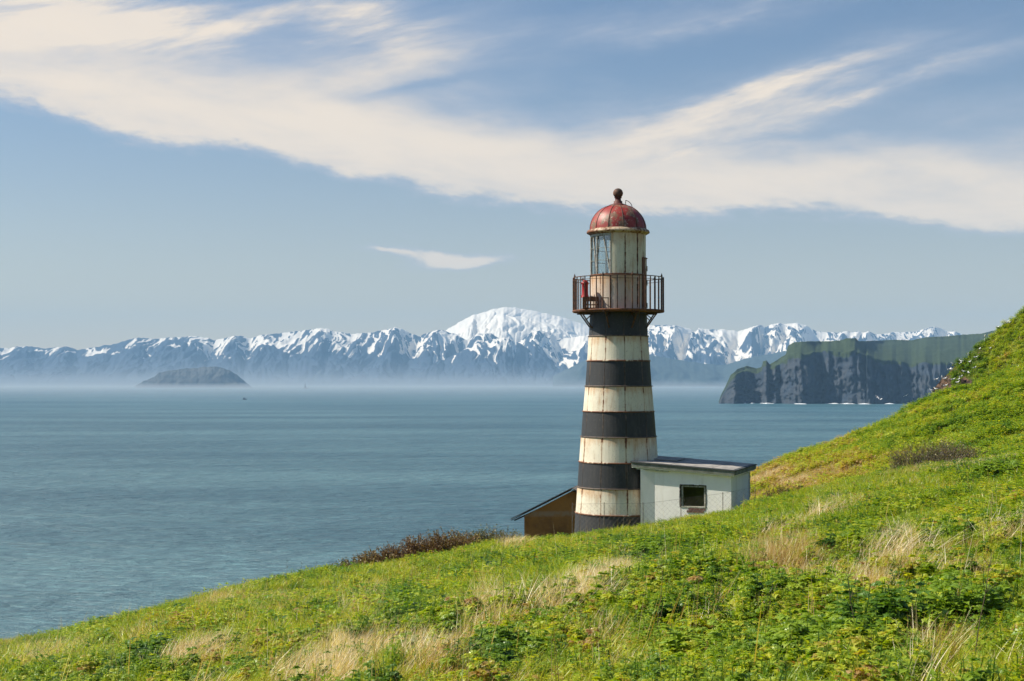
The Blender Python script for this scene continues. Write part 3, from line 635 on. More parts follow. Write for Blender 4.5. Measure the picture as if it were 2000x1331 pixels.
# vertical rust-through slits on the wall seams
for a, r0, r1 in ((10, 467, 536), (39, 468, 538), (10, 545, 603), (39, 545, 603), (-20, 547, 603)):
    bm = bmesh.new(); n_ = 9
    for i in range(n_):
        z0 = tz(r0+(r1-r0)*i/n_)-LZ; z1 = tz(r0+(r1-r0)*(i+1.02)/n_)-LZ
        bm_bar(bm, RP(a+random.uniform(-.4,.4), z0, RL-.006), RP(a, z1, RL-.006), random.uniform(.018, .036), 5, random.uniform(.016, .034))
    lpart('rusted_seam', bm, M_seam)
zc0 = tz(459)-LZ; zc1 = tz(450.5)-LZ
bm = bmesh.new(); bm_lathe(bm, [(RL-.03, zc0-.03), (RL+.03, zc0-.01), (61.5*S, zc0+.05), (61.8*S, zc0+.085), (60*S, zc1-.01), (55*S, zc1+.03)], 72); lpart('cornice', bm, rust_paint('cornice_paint', (.50, .47, .36), .25, .4))
# dome in 12 gores with ribs
RD = 55.8*S; zD0 = zc1; zD1 = tz(402)-LZ
def dome_pt(f):     # f 0 at the eave .. 1 at the collar
    th = f*math.radians(75); return RD*math.cos(th)**.92, zD0 + (zD1-zD0)*math.sin(th)/math.sin(math.radians(75))
for q in range(12):
    a0_ = math.radians(6+30*q); bm = bmesh.new(); V_ = []
    rr_ = bm_lathe(bm, [dome_pt(f) for f in np.linspace(0, 1, 9)], 5, a0_, a0_+math.radians(30)); lpart('dome_panel', bm, M_red, smooth=True)
    bm = bmesh.new(); pts_ = []
    for f in np.linspace(0, 1, 9):
        r, z = dome_pt(f); pts_.append(Vector(((r+.004)*math.sin(a0_), -(r+.004)*math.cos(a0_), z)))
    for p, q2 in zip(pts_, pts_[1:]): bm_bar(bm, p, q2, .014, 5)
    lpart('dome_rib', bm, M_iron)
rc, zc = dome_pt(1)
bm = bmesh.new(); bm_lathe(bm, [(rc+.03, zc-.03), (rc+.02, zc+.02), (.22, zc+.05), (.15, zc+.08), (.155, zc+.15), (.11, zc+.17), (.10, zc+.25), (.13, zc+.27), (.135, zc+.29)], 32)
fin = lpart('vent_neck', bm, simple('red_brown_iron', (.13, .030, .022), .7, 0, .5, 12), smooth=True)
bm = bmesh.new(); bmesh.ops.create_uvsphere(bm, u_segments=24, v_segments=16, radius=9.8*S, matrix=Matrix.Translation((0, 0, zc+.28+8.6*S))); bm_done('ball_finial', bm, M_iron, fin, True)
bm = bmesh.new(); pp = [Vector((.22+.16*math.sin(i*.42), -.1, zc+.10+.16*math.cos(i*.38)-.02)) for i in range(6)]
pp = [Vector((.25, -.15, zc-.02)), Vector((.26, -.15, zc+.17)), Vector((.36, -.15, zc+.13)), Vector((.44, -.15, zc+.05)), Vector((.50, -.15, zc-.10))]
for p, q2 in zip(pp, pp[1:]): bm_bar(bm, p, q2, .012, 5)
lpart('dome_handle', bm, M_iron)

# things standing on the gallery
GZ = LZ + zg + .03
rl = empty('signal_lamp', (TX-1.20, TY-.62, GZ)); tag(rl, 'small red hooded lamp on the left of the lighthouse gallery', 'signal lamp')
M_redlamp = simple('bright_red_paint', (.42, .012, .010), .45, 0, .3, 20)
bm = bmesh.new(); bm_lathe(bm, [(.15, .42), (.115, .52), (.11, .66), (.11, .86), (.135, .90), (.12, .95), (.06, 1.02), (.0001, 1.04)], 20); bm_done('lamp_body', bm, M_redlamp, rl, True)
bm = bmesh.new(); bm_bar(bm, (0, 0, 0), (0, 0, .44), .055, 8); bm_bar(bm, (0, 0, 0), (0, 0, .03), .14, 12); bm_done('stand', bm, M_rusty, rl)
bm = bmesh.new(); bm_bar(bm, (-.02, -.10, .78), (-.02, -.20, .80), .05, 10); bm_done('lamp_hood', bm, M_redlamp, rl)
bx = empty('battery_rack', (TX-1.02, TY-1.02, GZ), math.radians(-6)); tag(bx, 'rusty brown perforated metal rack in front of the red lamp', 'metal rack')
bm = bmesh.new(); bm_box(bm, (-.27, -.14, .27), (.27, .14, .42)); bm_done('upper_tray', bm, simple('brown_rust', (.22, .085, .038), .85, 0, .45, 16), bx)
for x_ in (-.255, .255):
    for y_ in (-.125, .125):
        bm = bmesh.new(); bm_box(bm, (x_-.018, y_-.018, 0), (x_+.018, y_+.018, .27)); bm_done('leg', bm, M_rusty, bx)
for x_ in np.linspace(-.17, .17, 5):
    bm = bmesh.new(); bm_box(bm, (x_-.018, -.14, .03), (x_+.018, -.12, .268)); bm_done('slat', bm, M_rusty, bx)
bm = bmesh.new(); bm_box(bm, (-.236, -.142, .12), (.236, -.122, .16)); bm_box(bm, (-.236, -.13, .01), (.236, .13, .045)); bm_done('shelf', bm, M_rusty, bx)
tb = empty('iron_stand', (TX-.55, TY-1.25, GZ)); tag(tb, 'thin rusty iron stand beside the perforated rack on the gallery', 'metal stand')
bm = bmesh.new(); bm_box(bm, (-.13, -.06, .36), (.13, .06, .385)); bm_done('top_plate', bm, M_rusty, tb)
for x_ in (-.11, .11):
    bm = bmesh.new(); bm_bar(bm, (x_, 0, 0), (x_, 0, .36), .014, 6); bm_done('leg', bm, M_rusty, tb)

# ================================================================== WHITE ANNEX
C0 = P3(1428, 931, 47.2); ang = math.radians(25)
fdir = Vector((-math.cos(ang), math.sin(ang), 0)); sdir = Vector((math.sin(ang), math.cos(ang), 0))
an = empty('annex', (C0.x, C0.y, C0.z), 0); tag(an, 'small white plastered building with slanting flat roof against the tower', 'building')
AB = 2.9                                                   # wall height down into the slope
Mloc = Matrix(((fdir.x, sdir.x, 0, 0), (fdir.y, sdir.y, 0, 0), (0, 0, 1, 0), (0, 0, 0, 1)))   # local axes: X along the front, Y to the back
m, t, b = mat('whitewashed_plaster'); gp = t.new('ShaderNodeNewGeometry').outputs['Position']
n1 = t.noise(gp, .9, 6, .65); n2 = t.noise(gp, 7, 6, .7); n3 = t.noise(t.mapping(gp, (3, 3, .35)), 1, 5, .6)
c = t.mix(t.sstep(n1, .35, .68), (.88, .86, .79), (.80, .78, .71)); c = t.mix(t.math('MULTIPLY', t.sstep(n3, .5, .72), .5), c, (.62, .57, .46)); c = t.mix(t.math('MULTIPLY', t.sstep(n2, .62, .70), .35), c, (.45, .42, .36))
t.l.new(c, b.inputs['Base Color']); b.inputs['Roughness'].default_value = .9
bp = t.new('ShaderNodeBump', ins={'Height': n2, 'Strength': .5, 'Distance': .012}); t.l.new(bp.outputs[0], b.inputs['Normal']); M_plaster = m
M_dark = simple('dark_window_frame', (.030, .036, .026), .8, 0, .4, 20)
M_fascia = simple('grey_green_fascia', (.20, .21, .18), .85, 0, .45, 5, c2=(.11, .12, .09))
M_edge = simple('dark_roof_edge', (.055, .062, .062), .8, 0, .35, 8)
M_roof = simple('weathered_roof_felt', (.36, .33, .30), .9, 0, .35, 3, bump=.5, c2=(.21, .20, .18))
M_brick = simple('crumbling_brick', (.17, .085, .065), .9, 0, .45, 18)
FL = 2.96; DP = 2.34; TH = .22; up_l = .17                   # front length to the crease, depth, wall thickness, rise to the left
# window opening in local front coordinates
def fx_of(px):    # distance along the front wall (from the corner) that shows at this column
    u = ray(px, 960)[0]; L = (u*C0.y - C0.x)/(fdir.x - u*fdir.y); return L
W0, W1 = fx_of(1379), fx_of(1328)
def rowz(px, row): L = fx_of(px); y = C0.y + fdir.y*L; return ray(px, row)[1]*y - C0.z
wz1, wz0 = rowz(1353, 948), rowz(1353, 992)
LC = fx_of(1279)
def wall_box(x0, x1, y0, y1, z0, z1, name='wall', m=M_plaster, parent=an, zslope=0):
    bm = bmesh.new(); bm_box(bm, (x0, y0, z0), (x1, y1, z1))
    if zslope:
        for v in bm.verts:
            if abs(v.co.z-z1) < 1e-5: v.co.z = z1 + zslope*v.co.x
    for v in bm.verts: v.co = Mloc @ v.co
    return bm_done(name, bm, m, parent)
bm = bmesh.new()
for (x0, x1, z0, z1) in ((0, W0, -AB, 0), (W1, LC, -AB, 0), (W0, W1, -AB, wz0), (W0, W1, wz1, 0)):
    bm_box(bm, (x0, 0, z0), (x1, TH, z1))
bmesh.ops.remove_doubles(bm, verts=bm.verts, dist=1e-4)
for v in bm.verts:
    if abs(v.co.z) < 1e-5: v.co.z = up_l/3*v.co.x
    v.co = Mloc @ v.co
bm_done('front_wall', bm, M_plaster, an)
wall_box(.003, TH, TH, DP, -AB, 0, 'side_wall'); wall_box(.003, 3.9, DP-TH, DP, -AB, 0.10, 'rear_wall')
# last bit of the front turns towards the tower
bm = bmesh.new(); q0 = Vector((LC+.002, 0, 0)); tgt = ray(1251, 960)[0]; ye = 48.40
wv = Vector((tgt*ye - C0.x, ye - C0.y, 0)); q1 = Vector((wv.dot(fdir), wv.dot(sdir), 0)); nrm = Vector((-(q1-q0).y, (q1-q0).x, 0)).normalized()*TH
lo = [q0, q1, q1+nrm, q0+nrm]; A = [bm.verts.new((p.x, p.y, -AB)) for p in lo]; B = [bm.verts.new((p.x, p.y, up_l/3*p.x)) for p in lo]
for i in range(4): bm.faces.new((A[i], A[(i+1)%4], B[(i+1)%4], B[i]))
bm.faces.new(A[::-1]); bm.faces.new(B)
for v in bm.verts: v.co = Mloc @ v.co
bm_done('return_wall', bm, M_plaster, an)
# floor and inner darkness come from the room itself: a plain back room
wall_box(TH, 3.6, TH, DP-TH, -AB, -AB+.05, 'floor', simple('bare_earth_floor', (.06, .05, .035), 1))
wall_box(TH+.02, 3.3, DP-TH-.06, DP-TH-.02, -AB+.1, -.02, 'inner_wall', simple('lightened_green_paint', (.45, .55, .12), .9, 0, .3, 3))  # added lining panel, green paint lightened to make up for the dim room
# window: outer ragged reveal, inner frame, broken sill of brick
wn = empty('window', (0, 0, 0)); wn.parent = an
def wf(name, x0, x1, z0, z1, y0, y1, m):
    bm = bmesh.new(); bm_box(bm, (x0, y0, z0), (x1, y1, z1)); 
    for v in bm.verts: v.co = Mloc @ v.co
    return bm_done(name, bm, m, wn)
M_wf = simple('worn_white_window_frame', (.50, .50, .42), .8, 0, .4, 20, c2=(.20, .20, .14))
fw = .045
wf('jamb', W0+.04, W0+.04+fw, wz0+.03, wz1-.03, .05, .12, M_wf); wf('jamb', W1-.04-fw, W1-.04, wz0+.03, wz1-.03, .05, .12, M_wf)
wf('head', W0+.04, W1-.04, wz1-.07, wz1-.031, .048, .12, M_wf); wf('sill', W0+.03, W1-.03, wz0-.0, wz0+.04, -.02, .14, M_wf)
wf('side_board', W0, W0+.06, wz0, wz1, .09, .13, M_dark); wf('side_board', W1-.06, W1, wz0, wz1, .09, .13, M_dark)
# ragged plaster lip round the opening
bm = bmesh.new(); rr = random.Random(3)
def lip(p, q, n):
    for i in range(n):
        a = p + (q-p)*i/n; c_ = p + (q-p)*(i+1)/n; w_ = rr.uniform(.004, .020)
        M_ = Matrix.Translation((a+c_)/2); h = (c_-a)/2
        bm_box(bm, (-(abs(h.x)+w_*(h.x == 0)), -.008-rr.uniform(0, .006), -(abs(h.z)+w_*(h.z == 0))), ((abs(h.x)+w_*(h.x == 0)), .03, (abs(h.z)+w_*(h.z == 0))), M_)
lip(Vector((W0, 0, wz1)), Vector((W1, 0, wz1)), 11); lip(Vector((W0, 0, wz0)), Vector((W0, 0, wz1)), 12); lip(Vector((W1, 0, wz0)), Vector((W1, 0, wz1)), 12)
for v in bm.verts: v.co = Mloc @ v.co
bm_done('broken_edge', bm, M_dark, wn)
# bare bricks under the sill
k = 0
for rrow in range(2):
    for i in range(3):
        x0 = W0+.02+i*.20+rrow*.06
        wf('brick', x0, x0+.19, wz0-.085-rrow*.08, wz0-.012-rrow*.08, -.012-.004*i, .03, M_brick)
# roof: dark edge board, fascia, cream soffit line, felt sheets
rf = empty('roof', (0, 0, 0)); rf.parent = an
OV = .16; XL = fx_of(1238)+.02; zr0 = .025; RT = .19
def roofz(x, y): return zr0 + up_l/3*x
def slab(name, x0, x1, y0, y1, z0, z1, m, tilt_y=0.0, parent=rf):
    bm = bmesh.new(); bm_box(bm, (x0, y0, z0), (x1, y1, z1))
    for v in bm.verts: v.co.z += up_l/3*v.co.x + .028*(v.co.y+OV); v.co = Mloc @ v.co
    return bm_done(name, bm, m, parent)
slab('fascia', -OV, XL, -OV-.02, -OV+.02, zr0+.03, zr0+.165, M_fascia); slab('fascia', -OV-.02, -OV+.02, -OV+.0215, DP+.10, zr0+.03, zr0+.165, M_fascia)
slab('soffit', -OV+.021, XL, -OV+.021, DP+.08, zr0-.01, zr0+.05, M_plaster)
slab('roof_edge', -OV-.03, XL+.02, -OV-.045, -OV+.10, zr0+.167, zr0+.205, M_edge); slab('roof_edge', -OV-.045, -OV+.08, -OV+.102, DP+.12, zr0+.167, zr0+.195, M_edge)
for i in range(5):
    x0 = -OV+.082+i*.72; slab('roofing_sheet', x0, min(x0+.715, 3.7), -OV+.103, DP+.10, zr0+.165+.004*(i % 2), zr0+.200+.006*(i % 2), M_roof)
slab('roofing_sheet', 2.2, 3.1, .9, 1.9, zr0+.222, zr0+.25, M_roof)
slab('plaster_patch', LC-.5, XL-.15, -OV+.05, .1, zr0-.055, zr0-.011, simple('flaking_cream_plaster', (.50, .50, .38), .9, 0, .5, 14))

# ================================================================== OCHRE HUT BEHIND THE TOWER
HD = 56.5
hb = P3(1024, 1050, HD); hut = empty('hut', tuple(hb)); tag(hut, 'ochre plastered hut with low gable roof half hidden behind the tower', 'hut')
def H2(px, row, back=0.0): p = P3(px, row, HD); return Vector((p.x-hb.x, back + (p.x-hb.x)*.10, p.z-hb.z))
m, t, b = mat('ochre_stained_plaster'); gp = t.new('ShaderNodeNewGeometry').outputs['Position']; sz = t.new('ShaderNodeSeparateXYZ', ins={0: gp}).outputs[2]
n1 = t.noise(gp, 1.1, 6, .7); n2 = t.noise(gp, 6, 6, .75)
c = t.mix(t.sstep(n1, .35, .65), (.40, .20, .050), (.24, .12, .035)); line = t.math('ABSOLUTE', t.math('SUBTRACT', sz, hb.z+.92))
c = t.mix(t.math('MULTIPLY', t.math('SUBTRACT', 1.0, t.sstep(line, .03, .16)), t.sstep(n2, .35, .55)), c, (.36, .26, .16)); c = t.mix(t.math('MULTIPLY', t.sstep(n2, .60, .68), .6), c, (.34, .24, .15))
t.l.new(c, b.inputs['Base Color']); b.inputs['Roughness'].default_value = .95; M_ochre = m
apx, ap = (1118, 958); LR = (1024, 1008)
wallp = [(1024, 1120), (1024, 1008), (1118, 960), (1205, 1003), (1205, 1120)]
bm = bmesh.new(); A = [bm.verts.new(H2(*p)) for p in wallp]; B = [bm.verts.new(H2(*p)+Vector((.62, 2.8, 0))) for p in wallp]
n = len(A)
for i in range(n): bm.faces.new((A[i], A[(i+1)%n], B[(i+1)%n], B[i]))
bm.faces.new(A[::-1]); bm.faces.new(B); bm_done('wall', bm, M_ochre, hut)
M_plank = simple('grey_roof_boards', (.27, .24, .21), .9, 0, .4, 9, c2=(.15, .14, .12)); M_eave = simple('dark_eave', (.045, .035, .030), .9, 0, .4, 10)  # near-black board colour for the eave's underside and the barge boards
def plane_piece(name, pa, pb, th, y0, y1, m, parent):
    bm = bmesh.new(); a, b_ = H2(*pa), H2(*pb); d = (b_-a); nn = Vector((-d.z, 0, d.x)).normalized(); nn = nn if nn.z > 0 else -nn
    vs = []
    for p in (a, b_):
        for yy_ in (y0, y1):
            for k_ in (0, th): vs.append(bm.verts.new(p + Vector((.22*yy_, yy_, 0)) + nn*k_))
    for f in ((0,1,3,2),(4,6,7,5),(0,4,5,1),(2,3,7,6),(0,2,6,4),(1,5,7,3)): bm.faces.new([vs[i] for i in f])
    return bm_done(name, bm, m, parent)
hr = empty('roof', (0, 0, 0)); hr.parent = hut
for i in range(8):
    plane_piece('roof_board', (999+random.uniform(-1.5, 1), 1014), (1118, 955), .03, -.18+i*.40, -.18+i*.40+.385, M_plank, hr)
    plane_piece('roof_board', (1118.6, 955), (1226+random.uniform(-1.5, 1.5), 1009), .03, -.18+i*.40, -.18+i*.40+.385, M_plank, hr)
plane_piece('barge_board', (1001, 1016), (1118, 958.2), .025, -.20, -.185, M_eave, hr); plane_piece('barge_board', (1118.8, 958.2), (1224, 1011), .025, -.20, -.185, M_eave, hr)
plane_piece('eave_beam', (1006, 1017.5), (1023, 1009.5), .05, -.10, 2.8, M_eave, hr)
# ================================================================== VEGETATION
def foliage_mat(name, stops, var=.10, transl=.45, gloss=.05, fixed=None, rough=.45):
    m = bpy.data.materials.new(name); m.use_nodes = True; t = NT(m.node_tree); t.n.clear()
    if fixed is None: f = t.new('ShaderNodeAttribute', attribute_name='tint', attribute_type='INSTANCER').outputs['Fac']
    else: f = t.new('ShaderNodeAttribute', attribute_name='tint').outputs['Fac']
    rnd = t.new('ShaderNodeObjectInfo').outputs['Random']
    bv = t.new('ShaderNodeAttribute', attribute_name='bv').outputs['Fac']       # differs from blade to blade
    f2 = t.math('ADD', f, t.math('ADD', t.math('MULTIPLY', t.math('SUBTRACT', rnd, .5), var), t.math('MULTIPLY', t.math('SUBTRACT', bv, .5), var*1.6)), clamp=True)
    c = t.ramp(f2, stops)
    d = t.new('ShaderNodeBsdfDiffuse', ins={'Color': c}); tc = t.mix(1.0, c, (1.35, 1.25, .55), 'MULTIPLY'); tr = t.new('ShaderNodeBsdfTranslucent', ins={'Color': tc})
    m1 = t.new('ShaderNodeMixShader', ins={0: transl, 1: d.outputs[0], 2: tr.outputs[0]})
    g = t.new('ShaderNodeBsdfGlossy', ins={'Color': (.9, .95, .85, 1), 'Roughness': rough}); m2 = t.new('ShaderNodeMixShader', ins={0: gloss, 1: m1.outputs[0], 2: g.outputs[0]})
    t.new('ShaderNodeOutputMaterial', ins={'Surface': m2.outputs[0]}); return m
STOPS = [(0.0, (.032, .085, .008)), (.20, (.090, .200, .012)), (.42, (.25, .37, .015)), (.62, (.52, .55, .035)), (.75, (.34, .19, .06)), (.84, (.50, .35, .14)), (.93, (.68, .53, .30)), (1.0, (.80, .70, .50))]
M_grass = foliage_mat('grass_blades', STOPS, .13, .50, .05); M_leaf = foliage_mat('herb_leaves', STOPS, .17, .48, .06)
M_own = foliage_mat('single_plant_leaves', STOPS, .06, .42, .07, fixed=True)

def blades(n, R, h0, h1, w, lean=(.25, 0), curl=.5, seg=3, rs=None, spread=.35, tint=None):
    """numpy tuft of n curved blades; returns V, Q, bv"""
    rs = rs or np.random.RandomState(1)
    a = rs.rand(n)*2*np.pi; r = R*np.sqrt(rs.rand(n)); bx_, by_ = r*np.cos(a), r*np.sin(a)
    h = rs.uniform(h0, h1, n); az_ = rs.rand(n)*2*np.pi; out = rs.uniform(0, spread, n)
    dx = np.cos(az_)*out + lean[0]*rs.uniform(.5, 1.4, n); dy = np.sin(az_)*out + lean[1]*rs.uniform(.5, 1.4, n)
    fa = rs.rand(n)*np.pi; wx, wy = np.cos(fa)*w, np.sin(fa)*w
    V = []; bv = []
    k = seg+1; b0 = rs.rand(n)
    cu = curl*rs.uniform(.3, 1.5, n)
    P = np.zeros((n, k, 2, 3))
    for j in range(k):
        s = j/seg; q = s + cu*s*s; ww = (1-s**1.5)*.5+.02
        x = bx_ + dx*h*q; y = by_ + dy*h*q; z = h*(s - .30*cu*s*s*np.hypot(dx, dy)*1.2) - .02
        P[:, j, 0] = np.stack([x-wx*ww, y-wy*ww, z], -1); P[:, j, 1] = np.stack([x+wx*ww, y+wy*ww, z], -1)
    V = P.reshape(-1, 3); Q = []
    base = np.arange(n)*k*2
    for j in range(seg): Q.append(np.stack([base+2*j, base+2*j+1, base+2*j+3, base+2*j+2], -1))
    return V, np.concatenate(Q), np.repeat(b0, k*2)
def leaf_shape(L, W, fold=.25, droop=.4, lobes=0, rs=None):
    """ovate leaf along +X, tip at X=L; centre vein line and two edges"""
    n = 5; V = []; Q = []
    for i in range(n+1):
        s = i/n; wv = W*math.sin(math.pi*min(1, s*.93+.05))**.8*(1-.35*s)*(1 + (.35*(1 if i % 2 else -1) if lobes and 0 < i < n else 0)); z = -droop*L*s*s
        V += [(L*s, -wv, z+fold*wv), (L*s, 0, z), (L*s, wv, z+fold*wv)]
    for i in range(n):
        a = i*3; Q += [(a, a+1, a+4, a+3), (a+1, a+2, a+5, a+4)]
    return np.array(V), np.array(Q)
def herb(ns, H, R, L, W, per=6, lobes=1, rs=None, comp=1, stem_w=.006, up=.35):
    rs = rs or np.random.RandomState(2); VV_, QQ, B = [], [], []; off = 0
    def add(V, Q, b0):
        nonlocal off
        VV_.append(V); QQ.append(Q+off); B.append(np.full(len(V), b0)); off += len(V)
    for s in range(ns):
        a = rs.rand()*6.283; r = R*math.sqrt(rs.rand()); hh = H*rs.uniform(.55, 1.1); lx, ly = rs.uniform(-.25, .35), rs.uniform(-.25, .25)
        bx_, by_ = r*math.cos(a), r*math.sin(a)
        top = np.array([bx_+lx*hh, by_+ly*hh, hh]); bot = np.array([bx_, by_, -.03])
        add(np.array([bot+[-stem_w, 0, 0], bot+[stem_w, 0, 0], top+[stem_w*.4, 0, 0], top+[-stem_w*.4, 0, 0]]), np.array([[0, 1, 2, 3]]), .2)
        for k in range(per):
            f = .25+.75*(k+.5*rs.rand())/per; p = bot + (top-bot)*f; az_ = rs.rand()*6.283; sc = (1.15-.55*f)*rs.uniform(.75, 1.2); pit = up + rs.uniform(-.35, .35)
            for c_ in range(comp):
                off_a = (c_-(comp-1)/2)*.75; V, Q = leaf_shape(L*sc*(1 if c_ == (comp-1)//2 else .78), W*sc, lobes=lobes)
                stalk = L*sc*.35*(comp > 1)
                V = V.copy(); ca, sa = math.cos(off_a), math.sin(off_a)
                V = np.stack([V[:, 0]*ca - V[:, 1]*sa + stalk, V[:, 0]*sa + V[:, 1]*ca, V[:, 2]], -1)
                cp, sp = math.cos(pit), math.sin(pit); V = np.stack([V[:, 0]*cp - V[:, 2]*sp, V[:, 1], V[:, 0]*sp + V[:, 2]*cp], -1)
                cz, sz_ = math.cos(az_), math.sin(az_); V = np.stack([V[:, 0]*cz - V[:, 1]*sz_, V[:, 0]*sz_ + V[:, 1]*cz, V[:, 2]], -1) + p
                add(V, Q, rs.rand())
    return np.concatenate(VV_), np.concatenate(QQ), np.concatenate(B)
def veg_mesh(name, V, Q, bv, tint=None):
    at = {'bv': bv}
    if tint is not None: at['tint'] = np.full(len(V), tint) if np.isscalar(tint) else tint
    return mesh_np(name, V, Q, at, smooth=False)
protos = bpy.data.collections.new('vegetation_pieces')             # never linked to the scene, only read by the scatter
def proto(name, VQB, m):
    me = veg_mesh(name, *VQB); me.materials.append(m); o = bpy.data.objects.new(name, me); protos.objects.link(o); return o
RS = np.random.RandomState(5)
# names sort alphabetically = pick index
for i in range(3): proto('a%02d_fine' % i, blades(34, .11, .06, .19, .008, (.20, .03), 1.2, 4, np.random.RandomState(10+i), .9), M_grass)      # 0-2 near fine grass
for i in range(3): proto('b%02d_broad' % i, blades(26, .16, .09, .26, .017, (.22, .03), 1.1, 3, np.random.RandomState(20+i), .9), M_grass)   # 3-5 far grass
for i in range(3): proto('c%02d_straw' % i, blades(26, .13, .15, .38, .007, (.34, .08), .8, 4, np.random.RandomState(30+i), .65), M_grass)   # 6-8 long dry grass
for i in range(3): proto('d%02d_herb' % i, herb(5, .20, .13, (.065, .085, .075)[i], (.026, .010, .022)[i], (7, 14, 8)[i], (1, 0, 1)[i], np.random.RandomState(40+i)), M_leaf)                        # 9-11 leafy herb
for i in range(2): proto('e%02d_bigherb' % i, herb(4, .24, .13, .095, .036, 5, 1, np.random.RandomState(50+i), (3, 5)[i]), M_leaf)                   # 12-13 three-part leaves
for i in range(2): proto('f%02d_farherb' % i, herb(6, .30, .22, .16, .065, 5, 0, np.random.RandomState(60+i)), M_leaf)                       # 14-15 coarse clumps far off
for i in range(2): proto('g%02d_stem' % i, blades(3, .05, .35, .62, .006, (.10, .03), .15, 3, np.random.RandomState(70+i), .22), M_grass)    # 16-17 thin bare stalks

def scatter(name, pts, kind, rot, sc, tint):
    me = bpy.data.meshes.new(name); me.vertices.add(len(pts)); me.vertices.foreach_set('co', np.asarray(pts, np.float32).ravel())
    a = me.attributes.new('pick', 'INT', 'POINT'); a.data.foreach_set('value', np.asarray(kind, np.int32))
    a = me.attributes.new('rot', 'FLOAT_VECTOR', 'POINT'); a.data.foreach_set('vector', np.asarray(rot, np.float32).ravel())
    a = me.attributes.new('sc', 'FLOAT', 'POINT'); a.data.foreach_set('value', np.asarray(sc, np.float32))
    a = me.attributes.new('tint', 'FLOAT', 'POINT'); a.data.foreach_set('value', np.asarray(tint, np.float32))
    o = bpy.data.objects.new(name, me); COL.objects.link(o); tag(o, kind='stuff')
    ng = bpy.data.node_groups.new(name, 'GeometryNodeTree'); ng.interface.new_socket('Geometry', in_out='INPUT', socket_type='NodeSocketGeometry'); ng.interface.new_socket('Geometry', in_out='OUTPUT', socket_type='NodeSocketGeometry')
    N = ng.nodes; L = ng.links; gi = N.new('NodeGroupInput'); go = N.new('NodeGroupOutput'); iop = N.new('GeometryNodeInstanceOnPoints'); ci = N.new('GeometryNodeCollectionInfo')
    ci.inputs[0].default_value = protos; ci.inputs['Separate Children'].default_value = True; ci.inputs['Reset Children'].default_value = True
    def at(nm, ty):
        n_ = N.new('GeometryNodeInputNamedAttribute'); n_.data_type = ty; n_.inputs['Name'].default_value = nm; return [q for q in n_.outputs if q.enabled][0]
    L.new(gi.outputs[0], iop.inputs['Points']); L.new(ci.outputs[0], iop.inputs['Instance']); iop.inputs['Pick Instance'].default_value = True
    L.new(at('pick', 'INT'), iop.inputs['Instance Index']); L.new(at('sc', 'FLOAT'), iop.inputs['Scale'])
    e2r = N.new('FunctionNodeEulerToRotation'); L.new(at('rot', 'FLOAT_VECTOR'), e2r.inputs[0]); L.new(e2r.outputs[0], iop.inputs['Rotation'])
    L.new(iop.outputs[0], go.inputs[0]); md = o.modifiers.new('scatter', 'NODES'); md.node_group = ng
    return o

# where the photograph's dry, rusty and leafy patches lie (column, row, half width, half height, tilt, strength)
STRAW = [(1130,1165,85,22,24,1.2),(1190,1130,45,12,28,1.1),(1075,1195,40,22,10,1.0),(960,1190,30,40,0,.8),(930,1235,90,18,20,.75),(820,1290,60,40,20,.5),(640,1305,80,32,25,1.2),(720,1280,60,16,25,.8),(385,1282,52,16,22,1.2),
         (345,1300,30,14,10,.7),(275,1248,55,7,6,1.1),(100,1275,80,10,4,.7),(1000,1055,22,16,10,1.2),(1060,1035,50,7,6,.8),(1625,1000,38,12,16,1.2),(1535,1038,45,11,14,1.2),(1450,1075,60,8,15,.6),(1700,1085,26,14,0,.9),
         (1760,1085,24,30,0,.9),(1810,1115,30,14,0,.6),(1960,1050,40,12,10,.5),(1940,905,70,10,6,.8),(1850,915,70,9,8,.7),(700,1195,40,16,20,.9),(520,1190,60,20,20,.5),(440,1175,40,14,25,.6),(590,1210,60,12,25,.5),
         (1240,1015,60,8,0,.5),(1480,1200,120,14,10,.35),(1430,1215,60,20,-10,.5),(60,1300,60,12,5,.7),(230,1275,60,8,10,.5),(1690,1165,60,20,0,.6),(1905,1135,50,16,0,.4),(1560,1140,60,10,10,.35),(1160,1240,50,20,10,.4)]
RUST = [(1530,1090,50,36,0,1.2),(1590,1100,40,20,0,.8),(1690,1165,60,28,0,.8),(1880,1075,50,9,0,.9),(1830,1285,60,25,0,.7),(1210,1090,30,10,0,.7),(410,1180,25,22,0,.8),(700,1200,30,14,0,.5),(1290,1060,40,10,0,.4),(20,1260,40,10,0,.6),(830,1315,40,20,0,.7),
        (1550,945,60,14,0,.9),(1640,925,60,14,0,.8),(1700,910,70,22,0,.6),(1520,925,50,10,0,.9),(1980,690,20,14,0,.6)]
LEAFY = [(1290,1085,70,30,0,1.2),(1150,1075,90,25,0,.8),(1190,1055,90,14,0,.8),(1560,1260,220,60,0,.9),(1840,1190,90,45,0,1.0),(1720,1225,60,45,0,1.1),(1920,930,90,26,0,1.2),(1760,985,150,24,8,1.0),(1650,1030,110,30,10,.9),(1880,1000,110,24,0,.7),
         (1370,1040,70,14,5,.9),(900,1100,130,24,0,.6),(780,1190,60,26,0,.8),(290,1290,50,22,0,1.0),(380,1275,40,14,0,.6),(600,1160,160,18,5,.6),(1390,1290,90,30,0,.8),(980,1285,80,30,0,.6),(1580,1180,110,26,0,.8),(120,1310,80,12,0,.6),(700,1240,60,26,0,.6)]
